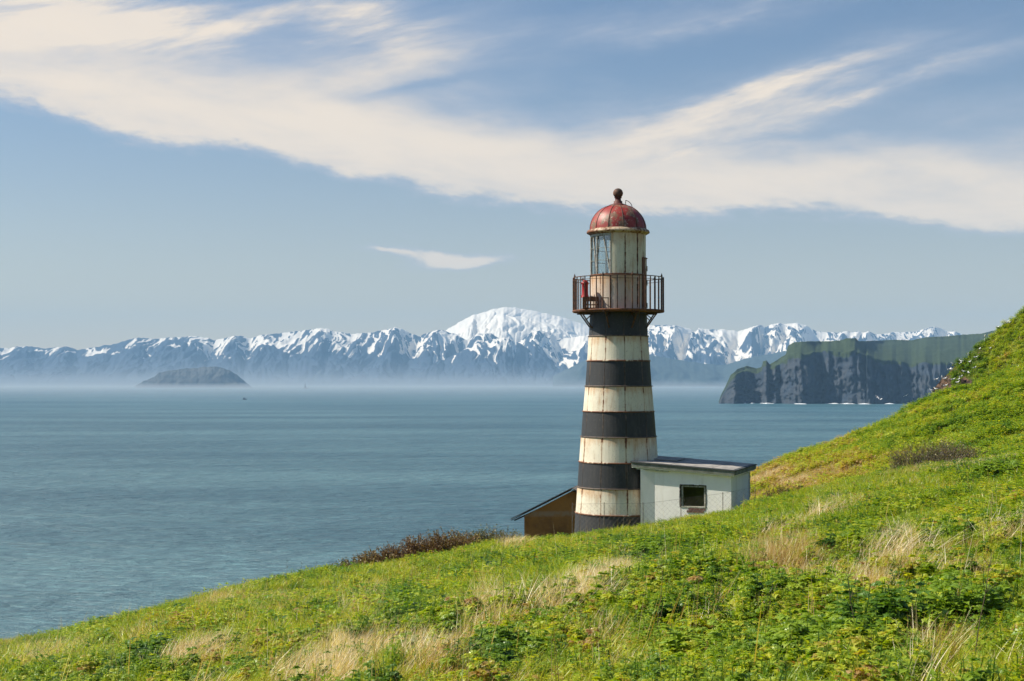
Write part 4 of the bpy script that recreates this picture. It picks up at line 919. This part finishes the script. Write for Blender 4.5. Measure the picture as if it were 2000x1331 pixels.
DARK = [(1285,1092,60,24,0,1.0),(1720,1245,45,34,0,.9),(1885,1215,50,24,0,.8),(1930,920,70,18,0,.8),(800,1185,40,26,0,.7),(1240,1070,50,14,0,.5),(660,1195,30,14,0,.5),(290,1292,34,16,0,.9),(705,1260,40,20,0,.7),(970,1290,50,22,0,.5),(1320,1140,60,12,0,.3),(1590,1275,40,20,0,.6),(1530,1295,30,20,0,.5),(1760,1060,30,18,0,.8),(1480,1160,60,14,0,.4),(590,1165,60,12,0,.5),(1090,1105,60,9,0,.4)]
def field(lst, px, row):
    s = np.zeros_like(px)
    for cx, cy, a, b_, tl, k in lst:
        t_ = math.radians(tl); dx = px-cx; dy = -(row-cy); A = (dx*math.cos(t_)+dy*math.sin(t_))/a; B = (-dx*math.sin(t_)+dy*math.cos(t_))/b_
        s = np.maximum(s, k*np.exp(-.8*(A*A+B*B)))
    return s
def proj(x, y, z):
    c, s = math.cos(PITCH), math.sin(PITCH); yc_ = y*c + z*s; zc_ = -y*s + z*c
    return 1000 + F*x/yc_, 665.5 - F*zc_/yc_
def sample(n, u0, u1, y0, y1, rs, pw=2.0):
    u = rs.uniform(u0, u1, n); y = (y0**pw + (y1**pw-y0**pw)*rs.rand(n))**(1/pw); return u*y, y
pts, kinds, rots, scs, tints = [], [], [], [], []
def emit(x, y, z, k, sc, ti, rs, leanx=.0):
    n = len(x); pts.append(np.stack([x, y, z], -1)); kinds.append(k); scs.append(sc); tints.append(ti)
    rots.append(np.stack([rs.normal(0, .10, n), rs.normal(leanx, .12, n), rs.uniform(-.6, .6, n) if True else 0], -1))
rs = np.random.RandomState(77)
for (n, y0, y1, near) in ((9000, 4.5, 12, 1), (24000, 12, 22, 1), (36000, 22, 34, 0), (42000, 34, 52, 0)):
    x, y = sample(n, -.47, .47, y0, y1, rs); z = ground(x, y); px, row = proj(x, y, z); rw = row-12*18/np.maximum(y, 8)*.3
    yc = np.interp(x/y, yc_u, yc_v); keep = (y < yc+5) & ~((np.hypot(x-TX, y-TY) < 1.7)) 
    lx = (x-C0.x)*fdir.x + (y-C0.y)*fdir.y; ly = (x-C0.x)*sdir.x + (y-C0.y)*sdir.y; keep &= ~((lx > -.15) & (lx < 4) & (ly > -.12) & (ly < DP+.2))
    keep &= ~((x > hb.x-.1) & (x < hb.x+3.9) & (y > HD-.1))
    jx, jy = px + 26*fbm(x*.9, y*.7, 3, 301), rw + 10*fbm(x*.9, y*.7, 3, 305)
    st, ru, le, dk = field(STRAW, jx, jy), field(RUST, jx, jy), field(LEAFY, jx, jy), field(DARK, jx, jy)
    nn = fbm(x/2.2, y/1.6, 4, 310); n2 = fbm(x/.7, y/.5, 3, 315); n3 = fbm(x/6., y/5., 3, 318)
    st2 = st + .45*np.clip(nn*1.6-.30, 0, 1) + .10 ; le2 = le + .7*sst(n3 + .5*n2, .05, .35)
    r1 = rs.rand(n)
    is_st = r1 < np.clip(st2*.80-.12, 0, .70); is_ru = (~is_st) & (rs.rand(n) < np.clip(ru*.95-.10, 0, .85)); is_le = (~is_st) & (~is_ru) & (rs.rand(n) < np.clip(le2*.60-.02, .14, .62))
    base = .50 + .26*nn + .20*n2 + .10*fbm(x/9, y/9, 2, 330) - .22*dk + rs.normal(0, .075, n)
    ti = np.clip(base, .02, .66)
    ti = np.where(is_le, np.clip(.42 + .34*n2 + .24*nn - .22*dk + rs.normal(0, .10, n), .0, .65), ti)
    ti = np.where(is_ru, np.clip(.755 + rs.normal(0, .02, n), .72, .80), ti); ti = np.where(is_st, np.clip(.915 + rs.normal(0, .055, n), .80, 1), ti)
    k = np.where(near, rs.randint(0, 3, n), rs.randint(3, 6, n)); k = np.where(is_le, (rs.randint(9, 14, n) if y1 < 30 else rs.choice([9, 10, 11, 14, 15], n)), k); k = np.where(is_st | is_ru, rs.randint(6, 9, n), k)
    k = np.where((rs.rand(n) < .006) & ~is_st, rs.randint(16, 18, n), k); ti = np.where(k >= 16, rs.uniform(.80, .95, n), ti)
    sc = rs.uniform(.55, 1.3, n)*(1.0 if near else 1.12)*(1+.5*n3); sc = np.where(is_st | is_ru, sc*.85, sc); sc = np.where((k == 14) | (k == 15), sc*.75, sc)
    sc = sc*np.where(np.abs(y-yc) < 5, .85, 1.0)
    keep &= ~((px > -200) & (px < 2200) & (row > 1420))
    q = keep; emit(x[q], y[q], z[q], k[q], sc[q], ti[q], rs, .05)
P_ = np.concatenate(pts); grass_o = scatter('grass', P_, np.concatenate(kinds), np.concatenate(rots), np.concatenate(scs), np.concatenate(tints))
pts, kinds, rots, scs, tints = [], [], [], [], []
n = 34000; x, y = sample(n, .10, .47, 50, 99, rs, 2.0); z = ground(x, y); px, row = proj(x, y, z)
jx, jy = px + 30*fbm(x*.4, y*.3, 3, 301), row + 8*fbm(x*.4, y*.3, 3, 305)
ru = field(RUST, jx, jy); nn = fbm(x/5., y/4., 4, 340); n2 = fbm(x/1.6, y/1.2, 3, 345)
low_ = sst(-(jx-1700), -60, 260)*.35
ti = np.clip(.43 + .26*nn + .22*n2 + .36*ru + low_*.75 + rs.normal(0, .08, n), .05, .92); k = np.where(rs.rand(n) < .25 + .5*(nn < -.1), rs.randint(14, 16, n), rs.randint(3, 6, n)); k = np.where(ti > .80, rs.randint(6, 9, n), k)
keep = (x/y > .118); sc = rs.uniform(.8, 1.5, n)
lx = (x-C0.x)*fdir.x + (y-C0.y)*fdir.y; ly = (x-C0.x)*sdir.x + (y-C0.y)*sdir.y; keep &= ~((lx > -.15) & (lx < 4) & (ly > -.12) & (ly < DP+.2))
emit(x[keep], y[keep], z[keep], k[keep], sc[keep], ti[keep], rs)
n = 26000; x, y = sample(n, kn_u[0]+.003, .46, 122, 172, rs); z = knoll(x, y); px, row = proj(x, y, z)
def fs(lst): 
    s = np.zeros_like(px)
    for cx, cy, a, b_ in lst: s = np.maximum(s, np.exp(-(((px-cx)/a)**2+((row-cy)/b_)**2)))
    return s
rk = fs([(1836,772,30,26),(1848,745,11,14),(1888,748,14,11),(1914,690,10,5),(1862,722,8,6)]); nn = fbm(x/10., y/8., 4, 360); n2 = fbm(x/3., y/3., 3, 362)
keep = (rk < .30); ti = np.clip(.36 + .26*nn + .20*n2 + .16*(px > 1930) + rs.normal(0, .06, n), .05, .80); k = rs.choice([14, 3, 4, 5], n); sc = rs.uniform(.9, 2.0, n)
emit(x[keep], y[keep], z[keep], k[keep], sc[keep], ti[keep], rs)
scatter('hill_grass', np.concatenate(pts), np.concatenate(kinds), np.concatenate(rots), np.concatenate(scs), np.concatenate(tints))

# ------------------------------------------------------------------ shrubs: bare reddish twigs with a few opening buds
def twig_mesh(seed, W, H, n, tilt=.15):
    rs = np.random.RandomState(seed); V, Q, B = [], [], []; off = 0; tipsV = []
    def seg(p, q, w0, w1):
        nonlocal off
        d = q-p; s = np.cross(d, [0, 0, 1.]); s = s/(np.linalg.norm(s)+1e-6); t_ = np.cross(s, d); t_ = t_/(np.linalg.norm(t_)+1e-6)
        ring = lambda c, w: [c + (s*math.cos(a) + t_*math.sin(a))*w for a in (0, 2.09, 4.19)]
        V.extend(ring(p, w0) + ring(q, w1)); b0 = rs.rand(); B.extend([b0]*6)
        for i in range(3): Q.append((off+i, off+(i+1) % 3, off+3+(i+1) % 3, off+3+i))
        off += 6
    for i in range(n):
        a = rs.rand()*6.283; r = W*.5*rs.rand()**.6; p = np.array([r*math.cos(a), r*math.sin(a)*.7, -.1]); d = np.array([math.cos(a)*rs.uniform(.1, .6)+tilt, math.sin(a)*.3, 1.0]); h = H*rs.uniform(.55, 1.05)*(1-.35*(r/(W*.5))**2)
        w = .012; m_ = 4
        for j in range(m_):
            q = p + d/np.linalg.norm(d)*h/m_; seg(p, q, w*(1-j/m_*.7), w*(1-(j+1)/m_*.7)); p = q; d = d + rs.normal(0, .18, 3)*[1, 1, .3]
            if j >= 1:
                for b_ in range(2):
                    dd = d/np.linalg.norm(d) + rs.normal(0, .55, 3)*[1, 1, .4]; e = p + dd/np.linalg.norm(dd)*h*.24; seg(p, e, .006, .003); tipsV.append(e); tipsV.append((p+e)/2)
        tipsV.append(p)
    # buds
    BV, BQ, BB = [], [], []; o = 0
    for e in tipsV:
        for _ in range(2):
            L = rs.uniform(.02, .05); a = rs.normal(0, 1, 3); a /= np.linalg.norm(a); b = np.cross(a, rs.normal(0, 1, 3)); b /= np.linalg.norm(b); c = e + rs.normal(0, .012, 3)
            BV += [c, c+a*L+b*L*.4, c+a*L*1.6, c+a*L-b*L*.4]; BQ.append((o, o+1, o+2, o+3)); BB += [rs.rand()]*4; o += 4
    return (np.array(V), np.array(Q), np.array(B)), (np.array(BV), np.array(BQ), np.array(BB))
M_twig = simple('reddish_brown_bark', (.085, .050, .032), .85, 0, .4, 8, c2=(.13, .060, .035)); M_twig2 = simple('grey_brown_bark', (.12, .10, .085), .85, 0, .4, 8)
M_bud = foliage_mat('opening_buds', [(0, (.14, .075, .030)), (.5, (.22, .14, .045)), (.75, (.22, .18, .05)), (1, (.12, .13, .035))], .5, .3, .04, fixed=True)
def shrub(px, row, y, W, H, n, seed, label, bud, twm, group='bare twiggy shrubs on the slope', budn=1.0):
    H *= .92; n = int(n*1.6); bud = .40 if twm is M_twig else .8
    (V, Q, B), (BV, BQ, BB) = twig_mesh(seed, W, H, n); p = P3(px, row, y); gz = float(ground(p.x, p.y))
    r = empty('shrub', (p.x, p.y, gz)); tag(r, label, 'shrub', group)
    me = mesh_np('stems', V, Q, smooth=False); link('stems', me, twm, r)
    m_ = veg_mesh('buds', BV, BQ, BB, bud); link('buds', m_, M_bud, r); return r
SH = [(645,1105,44.3,1.1,.45,60,'low leafless shrub at the far left end of the crest thicket',.80,M_twig2),
      (690,1095,44.8,1.2,.60,80,'small twiggy shrub second from the left end of the crest thicket',.80,M_twig2),
      (735,1088,45.0,1.3,.75,110,'rusty brown shrub left of the middle of the crest thicket',.74,M_twig),
      (785,1078,45.2,1.4,.85,130,'dense reddish shrub in the middle of the crest thicket',.72,M_twig),
      (832,1072,45.4,1.3,.95,130,'tallest reddish brown shrub of the thicket above the sea',.72,M_twig),
      (878,1066,45.6,1.3,1.00,130,'bushy brown shrub right of the tallest one in the crest thicket',.70,M_twig),
      (925,1058,47.0,1.4,.95,110,'grey green shrub with thin tops toward the hut side of the thicket',.62,M_twig2),
      (968,1052,47.2,1.3,1.00,110,'greyish thin shrub closest to the ochre hut',.62,M_twig2),
      (1812,905,60,2.9,1.7,190,'large leafless brown shrub in the hollow of the right slope',.76,M_twig2),
      (1862,895,62,2.1,1.4,120,'smaller brown shrub just right of the big one in the hollow',.76,M_twig2),
      (1765,915,58,1.6,1.0,80,'low thin shrub just left of the big one in the hollow',.78,M_twig2),
      (1545,960,52,1.8,.9,100,'low dark brown bush in the dip right of the white building',.80,M_twig)]
for i, (px, row, y, W, H, n, lab, bud, tm) in enumerate(SH): shrub(px, row, y, W, H, n, 500+i, lab, bud, tm)

# ------------------------------------------------------------------ tussocks of dead grass
M_straw = foliage_mat('dead_straw', STOPS, .05, .35, .06, fixed=True)
TU = [(1120,1185,130,.48,.98,'broad pale tussock of dead grass leaning right below the tower'),(1178,1146,60,.40,.98,'pale wind-combed grass tuft up the slope from the broad straw tussock'),
      (962,1200,60,.52,.97,'upright whitish dry tuft left of the broad straw tussock'),(640,1326,110,.42,.94,'big straw coloured tussock at the bottom edge left of centre'),
      (380,1290,80,.48,.93,'orange straw tuft in the lower left green slope'),(1000,1066,70,.45,.93,'dry straw tuft at the foot of the ochre hut'),
      (1622,1008,70,.50,.97,'pale leaning grass tuft on the slope right of the white building'),(1532,1046,80,.46,.95,'dry tuft just above the rust brown patch'),
      (1760,1085,60,.50,.99,'spiky white dead tuft in the right foreground'),(1540,1112,160,.42,.755,'rust brown clump of dead grass right of centre'),
      (1985,1035,40,.45,1.0,'bleached broken stalks at the right edge of the picture'),(1905,905,90,.45,.93,'long pale grass on the crest at the far right')]
for i, (px, row, n, h, tn, lab) in enumerate(TU):
    g = ground_px(px, row)
    if g is None: continue
    R_ = .22 + .0022*n; V, Q, B = blades(n*2, R_, h*.45, h, .006 if g[1] < 20 else .011, (.38, .10) if tn > .85 else (.22, .05), .75, 4, np.random.RandomState(800+i), .70)
    if tn > .9: V[:, 0] *= 1.4
    o = link('grass_tussock', veg_mesh('grass_tussock', V, Q, B, tn), M_straw); o.location = g; tag(o, lab, 'tussock', 'tussocks of dead grass')

# ------------------------------------------------------------------ bigger leafy plants in the foreground
PL = [(1722,1250,.62,.14,'large dark green leafy plant in the lower right, widest of its kind'),(1890,1215,.5,.25,'dark leafy plant by the right edge of the meadow'),(1600,1285,.4,.28,'medium leafy plant left of the large dark one at the bottom'),
      (1390,1290,.40,.30,'bright green leafy plant at the bottom edge right of centre'),(1000,1295,.40,.25,'dark rosette plant at the bottom edge near the centre'),(1530,1300,.34,.22,'small dark leafy plant at the bottom between two larger ones'),
      (1290,1098,.55,.22,'dark green leafy mound in the hollow below the white building'),(290,1298,.5,.14,'dark leafy mound in the lower left of the slope'),(1950,935,.5,.26,'dark bushy weed on the right crest'),
      (1590,1180,.42,.34,'leafy herb in the middle of the right foreground'),(1690,1190,.36,.45,'yellowish green herb beside dry stalks right of centre')]
for i, (px, row, h, tn, lab) in enumerate(PL):
    g = ground_px(px, row)
    if g is None: continue
    far = g[1] > 24; k = 1.6 if far else 1; tn += .10
    V, Q, B = herb(22 if not far else 34, h*.8, .34*k, .15*k, .045*k, 6, 1, np.random.RandomState(900+i), 3, .007)
    o = link('leafy_plant', veg_mesh('leafy_plant', V, Q, B, tn), M_own); o.location = g; tag(o, lab, 'plant', 'larger leafy plants in the grass')
# two blades right in front of the lens, out of focus in the photograph
for i, (px, row, y, h, ln, lab) in enumerate(((556, 1262, 1.25, .60, .05, 'tall green grass blade close to the lens at the bottom left, out of focus'), (700, 1246, 1.45, .60, -.13, 'faint arching grass blade close to the lens right of the upright one'), (505, 1300, 1.15, .60, .06, 'short blurred grass blade at the bottom left corner side of the upright one'))):
    tip = P3(px, row, y); V = []; Q = []; nseg = 10
    for j in range(nseg+1):
        s = j/nseg; c = Vector((tip.x - ln*(1-s)**1.3, tip.y, tip.z - h*(1-s))); wv = .0042*math.sin(math.pi*min(1, (1-s)*.9+.02))**.5*(1-s)**.35
        V += [c - Vector((wv, 0, 0)), c + Vector((0, .002, 0)), c + Vector((wv, 0, 0))]
    for j in range(nseg): a = 3*j; Q += [(a, a+1, a+4, a+3), (a+1, a+2, a+5, a+4)]
    o = link('tall_grass', veg_mesh('tall_grass', np.array([tuple(v) for v in V]), np.array(Q), np.full(len(V), .5), .5), M_own); tag(o, lab, 'grass')
# dead stalks against the sea and in the meadow
ST = [(1282,1200,.0,0,''),]
STK = [(556,1128,.55,'tall thin dead stalk against the sea on the left crest'),(585,1122,.42,'short dead stalk against the sea right of the tallest one'),(610,1118,.38,'thin stalk against the sea nearest the crest thicket'),
       (338,1168,.40,'leftmost thin dry stalk standing against the sea'),(362,1163,.42,'fine dry stalk second from the left against the sea'),(378,1160,.33,'small dry stalk at the bump of the left crest'),
       (975,1212,.85,'dark bare stalk rising through the dry tuft near the centre'),(1285,1240,.75,'brown bare stalk in the middle of the foreground'),(528,1195,.5,'flat-topped dead umbel stalk on the left slope'),
       (1670,1275,.5,'reddish dead stalk left of the large dark plant'),(1900,1300,.55,'brown stalk in the bottom right corner area'),(1411,985,.55,'dark bent stalk in front of the building corner')]
M_stalk = simple('dead_stalk', (.13, .09, .055), .9, 0, .4, 20)
for i, (px, row, h, lab) in enumerate(STK):
    g = ground_px(px, row+4)
    if g is None:
        g = ground_px(px, row+14)
        if g is None: continue
    g = Vector(g); rr = random.Random(i); bm = bmesh.new(); p = g - Vector((0, 0, .05)); w_ = .007 if g.y > 30 else .0045; tot = h + .15
    for j in range(4):
        q = p + Vector((rr.uniform(-.03, .06), rr.uniform(-.02, .02), tot/4)); bm_bar(bm, p, q, w_*(1-.15*j), 5, w_*(.85-.15*j))
        if j >= 2:
            for _ in range(3):
                e = q + Vector((rr.uniform(-.07, .07), rr.uniform(-.05, .05), rr.uniform(.03, .09))); bm_bar(bm, q, e, w_*.5, 4, w_*.35)
        p = q
    o = bm_done('dead_stalk', bm, M_stalk); tag(o, lab, 'dead stalk', 'dead stalks in the grass')

# ================================================================== CHAIN-LINK FENCE
M_wire = simple('galvanised_wire', (.22, .21, .19), .6, .3, .4, 10, c2=(.14, .09, .06))
FY = [(1118, 1036, 985, 47.3), (1180, 1032, 984, 46.9), (1256, 1024, 984, 46.6), (1330, 1012, 975, 46.3), (1412, 1000, 964, 46.0), (1475, 990, 952, 45.9)]
fr = empty('chain_link_fence', tuple(P3(1256, 1024, 46.6))); tag(fr, 'low chain-link wire fence in front of the tower foot and the white building', 'fence'); fo = fr.location
bot = [P3(p, r+14, y) for p, r, _, y in FY]; top_ = [P3(p, r, y) for p, _, r, y in FY]
for i, (a, b_) in enumerate(zip(bot, top_)):
    bm = bmesh.new(); bm_bar(bm, Vector((a.x, a.y, float(ground(a.x, a.y))-.1))-fo, Vector((a.x, a.y, b_.z+.04))-fo, .012, 6); bm_done('fence_post', bm, M_wire, fr)
bm = bmesh.new()
for (a, b_), (c, d) in zip(zip(bot, top_), zip(bot[1:], top_[1:])):
    L = (c-a).length; N_ = int(L/.085); Hh = .5*((b_-a).length + (d-c).length); K = max(1, round(Hh/.085))
    def G(i, j): s = i/N_; t_ = j/K; return (a+(c-a)*s)*(1-t_) + (b_+(d-b_)*s)*t_ - fo
    for i in range(N_):
        for j in range(K):
            if (i+j) % 2 == 0: bm_bar(bm, G(i, j), G(i+1, j+1), .0017, 3)
            else: bm_bar(bm, G(i, j+1), G(i+1, j), .0017, 3)
    bm_bar(bm, b_-fo, d-fo, .004, 4)
o = bm_done('wire_mesh', bm, M_wire, fr); tag(o, kind='stuff')

# ================================================================== GULLS
M_gw = simple('white_feathers', (.82, .82, .80), .8, 0, .05, 10); M_gg = simple('grey_feathers', (.30, .32, .34), .8, 0, .1, 10); M_bill = simple('yellow_bill', (.55, .35, .05), .6)
def ellipsoid(bm, c, r, rot=None, u=10, v=7):
    M_ = Matrix.Translation(c) @ (rot or Matrix.Identity(4)) @ Matrix.Diagonal((r[0], r[1], r[2], 1)); bmesh.ops.create_uvsphere(bm, u_segments=u, v_segments=v, radius=1.0, matrix=M_)
def gull_perched():
    r = empty('gull'); bm = bmesh.new(); V = [(-.24, .20, .015, .02), (-.15, .205, .045, .04), (-.05, .215, .075, .075), (.06, .235, .082, .085), (.13, .275, .06, .06), (.16, .325, .042, .045), (.185, .365, .046, .046), (.215, .372, .035, .033), (.24, .365, .010, .012)]
    rings_ = []
    for x_, z_, ry, rz in V: rings_.append([bm.verts.new((x_, ry*math.cos(a), z_+rz*math.sin(a))) for a in np.linspace(0, 2*math.pi, 9)[:-1]])
    for A, B in zip(rings_, rings_[1:]):
        for i in range(8): bm.faces.new((A[i], A[(i+1) % 8], B[(i+1) % 8], B[i]))
    bm.faces.new(rings_[0][::-1]); bm.faces.new(rings_[-1]); bm_done('body', bm, M_gw, r, True)
    for s in (-1, 1):
        bm = bmesh.new(); ellipsoid(bm, (-.09, s*.068, .235), (.19, .018, .055), Matrix.Rotation(.10, 4, 'Y')); bm_done('wing', bm, M_gg, r, True)
        bm = bmesh.new(); bm_bar(bm, (.03, s*.03, .17), (.03, s*.03, 0), .006, 5); bm_bar(bm, (.0, s*.03, .004), (.06, s*.03, .004), .008, 5, .012); bm_done('leg', bm, M_bill, r)
    bm = bmesh.new(); bm_bar(bm, (.235, 0, .366), (.285, 0, .358), .011, 6, .003); bm_done('bill', bm, M_bill, r); return r
def gull_flying():
    r = empty('gull'); bm = bmesh.new(); V = [(-.26, 0, .05, .006), (-.16, 0, .04, .03), (0, 0, .07, .065), (.12, .01, .05, .05), (.19, .02, .04, .04), (.24, .015, .01, .01)]
    rings_ = [[bm.verts.new((x_, ry*math.cos(a), z_+rz*math.sin(a))) for a in np.linspace(0, 2*math.pi, 9)[:-1]] for x_, z_, ry, rz in V]
    for A, B in zip(rings_, rings_[1:]):
        for i in range(8): bm.faces.new((A[i], A[(i+1) % 8], B[(i+1) % 8], B[i]))
    bm.faces.new(rings_[0][::-1]); bm.faces.new(rings_[-1]); bm_done('body', bm, M_gw, r, True)
    for s in (-1, 1):
        bm = bmesh.new(); pr_ = [(0, .10, .02, .10, -.05), (.25, .13, .12, .10, -.06), (.42, .06, .10, .07, -.08), (.62, -.05, .04, .01, -.12)]; up_, dn_ = [], []
        for yy_, x0, zz_, cf_, cb_ in pr_: up_.append([bm.verts.new((x0+cf_*.6, s*yy_, zz_+.006)), bm.verts.new((x0+cb_*1.4, s*yy_, zz_+.002))]); dn_.append([bm.verts.new((x0+cf_*.6, s*yy_, zz_-.006)), bm.verts.new((x0+cb_*1.4, s*yy_, zz_-.002))])
        for i in range(3):
            bm.faces.new((up_[i][0], up_[i][1], up_[i+1][1], up_[i+1][0])); bm.faces.new((dn_[i][0], dn_[i+1][0], dn_[i+1][1], dn_[i][1])); bm.faces.new((up_[i][0], up_[i+1][0], dn_[i+1][0], dn_[i][0])); bm.faces.new((up_[i][1], dn_[i][1], dn_[i+1][1], up_[i+1][1]))
        bm_done('wing', bm, M_gw, r)
    bm = bmesh.new(); bm_bar(bm, (.235, 0, .015), (.28, 0, .01), .009, 6, .003); bm_done('bill', bm, M_bill, r); return r
def knoll_px(px, row):
    u, v = ray(px, row); ys_ = np.arange(119, 175, .1); g_ = knoll(u*ys_, ys_); hit = np.nonzero(g_ > v*ys_)[0]
    if len(hit) == 0: return None
    y_ = ys_[hit[0]]; return (float(u*y_), float(y_), float(knoll(u*y_, y_)))
GU = [(1815,765,'on the lowest left rock at the waterward edge'),(1820,771,''),(1826,750,''),(1840,745,''),(1846,748,''),(1852,724,''),(1858,729,''),(1861,719,''),(1847,762,''),(1871,755,''),(1873,750,''),(1876,718,''),(1878,714,''),(1877,744,''),(1892,737,''),(1904,727,''),(1892,700,''),
      (1895,715,''),(1907,706,''),(1914,690,''),(1924,665,''),(1924,673,''),(1935,688,''),(1968,637,''),(1971,638,''),(1990,726,''),(1949,647,''),(1828,768,''),(1883,734,''),(1862,750,'')]
GL = []; gp_ = gull_perched(); first = True; used = 0
for i, (px, row, _) in enumerate(GU):
    k_ = knoll_px(px, row+3) or knoll_px(px+3, row+8) or knoll_px(px+8, row+14)
    if k_ is None: continue
    o = gp_ if first else copy_tree(gp_); first = False; used += 1
    o.location = (k_[0], k_[1], k_[2]+.38); o.rotation_euler = (0, 0, random.uniform(0, 6.28)); o.scale = (1.05,)*3
    GL.append((o, px, row))
def nth(i): return ['lowest', 'second', 'third', 'fourth', 'fifth', 'sixth', 'seventh', 'eighth', 'ninth', 'tenth', 'eleventh', 'twelfth', 'thirteenth', 'fourteenth', 'fifteenth', 'sixteenth', 'seventeenth', 'eighteenth'][i]
outl = [g_ for g_ in GL if g_[2] < float(np.interp(g_[1], KN[:, 0], KN[:, 1])) + 14]; face = [g_ for g_ in GL if g_ not in outl]
for i, (o, px, row) in enumerate(sorted(outl, key=lambda q: -q[2])): tag(o, 'white gull resting on the knoll outline against the sea, ' + (nth(i) + (' from the bottom' if i else ' of all')), 'gull', 'white gulls resting on the knoll')
for i, (o, px, row) in enumerate(sorted(face, key=lambda q: q[1])): tag(o, 'white gull resting on the green face of the knoll, ' + ('leftmost of all' if i == 0 else nth(i) + ' from the left'), 'gull', 'white gulls resting on the knoll')
gf = gull_flying()
for i, (px, row, y, rz, rx, lab) in enumerate(((1714, 777, 190, .3, .5, 'flying white gull, left of the pair over the water by the cliff'), (1721, 780, 205, -.4, .2, 'flying white gull just right of the leftmost one'), (1770, 773, 185, .9, -.5, 'flying white gull nearest to the rocky edge of the knoll'))):
    o = gf if i == 0 else copy_tree(gf); o.location = P3(px, row, y*1.5); o.rotation_euler = (rx, 0, rz); tag(o, lab, 'gull', 'gulls in flight')

# ================================================================== VESSELS
M_hull = simple('dark_hull', (.03, .035, .045), .6); M_cab = simple('white_cabin', (.55, .56, .56), .6); M_mast = simple('grey_mast', (.10, .11, .12), .6)
def hull(bm, L, W, H):
    n = 8; A, B = [], []
    for i in range(n+1):
        s = i/n; x_ = (s-.5)*L; w_ = W*.5*(1-max(0, (s-.55)/.45)**2)*(.8+.2*min(1, s*4)); sh = H*(1+.35*max(0, s-.5)*2)
        A.append([bm.verts.new((x_*.92, q*w_*.75, -.4)) for q in (-1, 1)]); B.append([bm.verts.new((x_, q*(w_+.02), sh)) for q in (-1, 1)])
    for i in range(n):
        for k in (0, 1): f = (A[i][k], A[i+1][k], B[i+1][k], B[i][k]); bm.faces.new(f if k else f[::-1])
        bm.faces.new((B[i][0], B[i+1][0], B[i+1][1], B[i][1])); bm.faces.new((A[i][1], A[i+1][1], A[i+1][0], A[i][0]))
    bm.faces.new((A[0][0], A[0][1], B[0][1], B[0][0])); bm.faces.new((A[-1][0], B[-1][0], B[-1][1], A[-1][1]))
p = P3(478, 781, 60/ (-ray(478, 781)[1])); v = empty('fishing_boat', (p.x, p.y, SEA), .5); tag(v, 'small dark fishing boat on the open sea below the island', 'boat')
bm = bmesh.new(); hull(bm, 13, 4.2, 2.2); bm_done('hull', bm, M_hull, v)
bm = bmesh.new(); bm_box(bm, (-4.5, -1.4, 2.2), (-.5, 1.4, 4.8)); bm_box(bm, (-4, -1.2, 4.8), (-1.5, 1.2, 6.2)); bm_done('wheelhouse', bm, M_hull, v)
bm = bmesh.new(); bm_bar(bm, (1.2, 0, 2.5), (1.2, 0, 8.5), .14, 6); bm_done('mast', bm, M_mast, v)
p = P3(596, 759.5, 60/(-ray(596, 759.5)[1])); v = empty('ship', (p.x, p.y, SEA), .15); tag(v, 'tiny grey ship with a tall mast on the misty horizon right of the island', 'ship')
bm = bmesh.new(); hull(bm, 34, 9, 5); bm_done('hull', bm, M_hull, v)
bm = bmesh.new(); bm_box(bm, (-6, -3.5, 5), (5, 3.5, 13)); bm_box(bm, (-4, -3, 13), (3.5, 3, 20)); bm_done('superstructure', bm, M_mast, v)
bm = bmesh.new(); bm_bar(bm, (-.5, 0, 20), (-.5, 0, 38), 1.6, 8, .8); bm_done('mast', bm, M_mast, v)
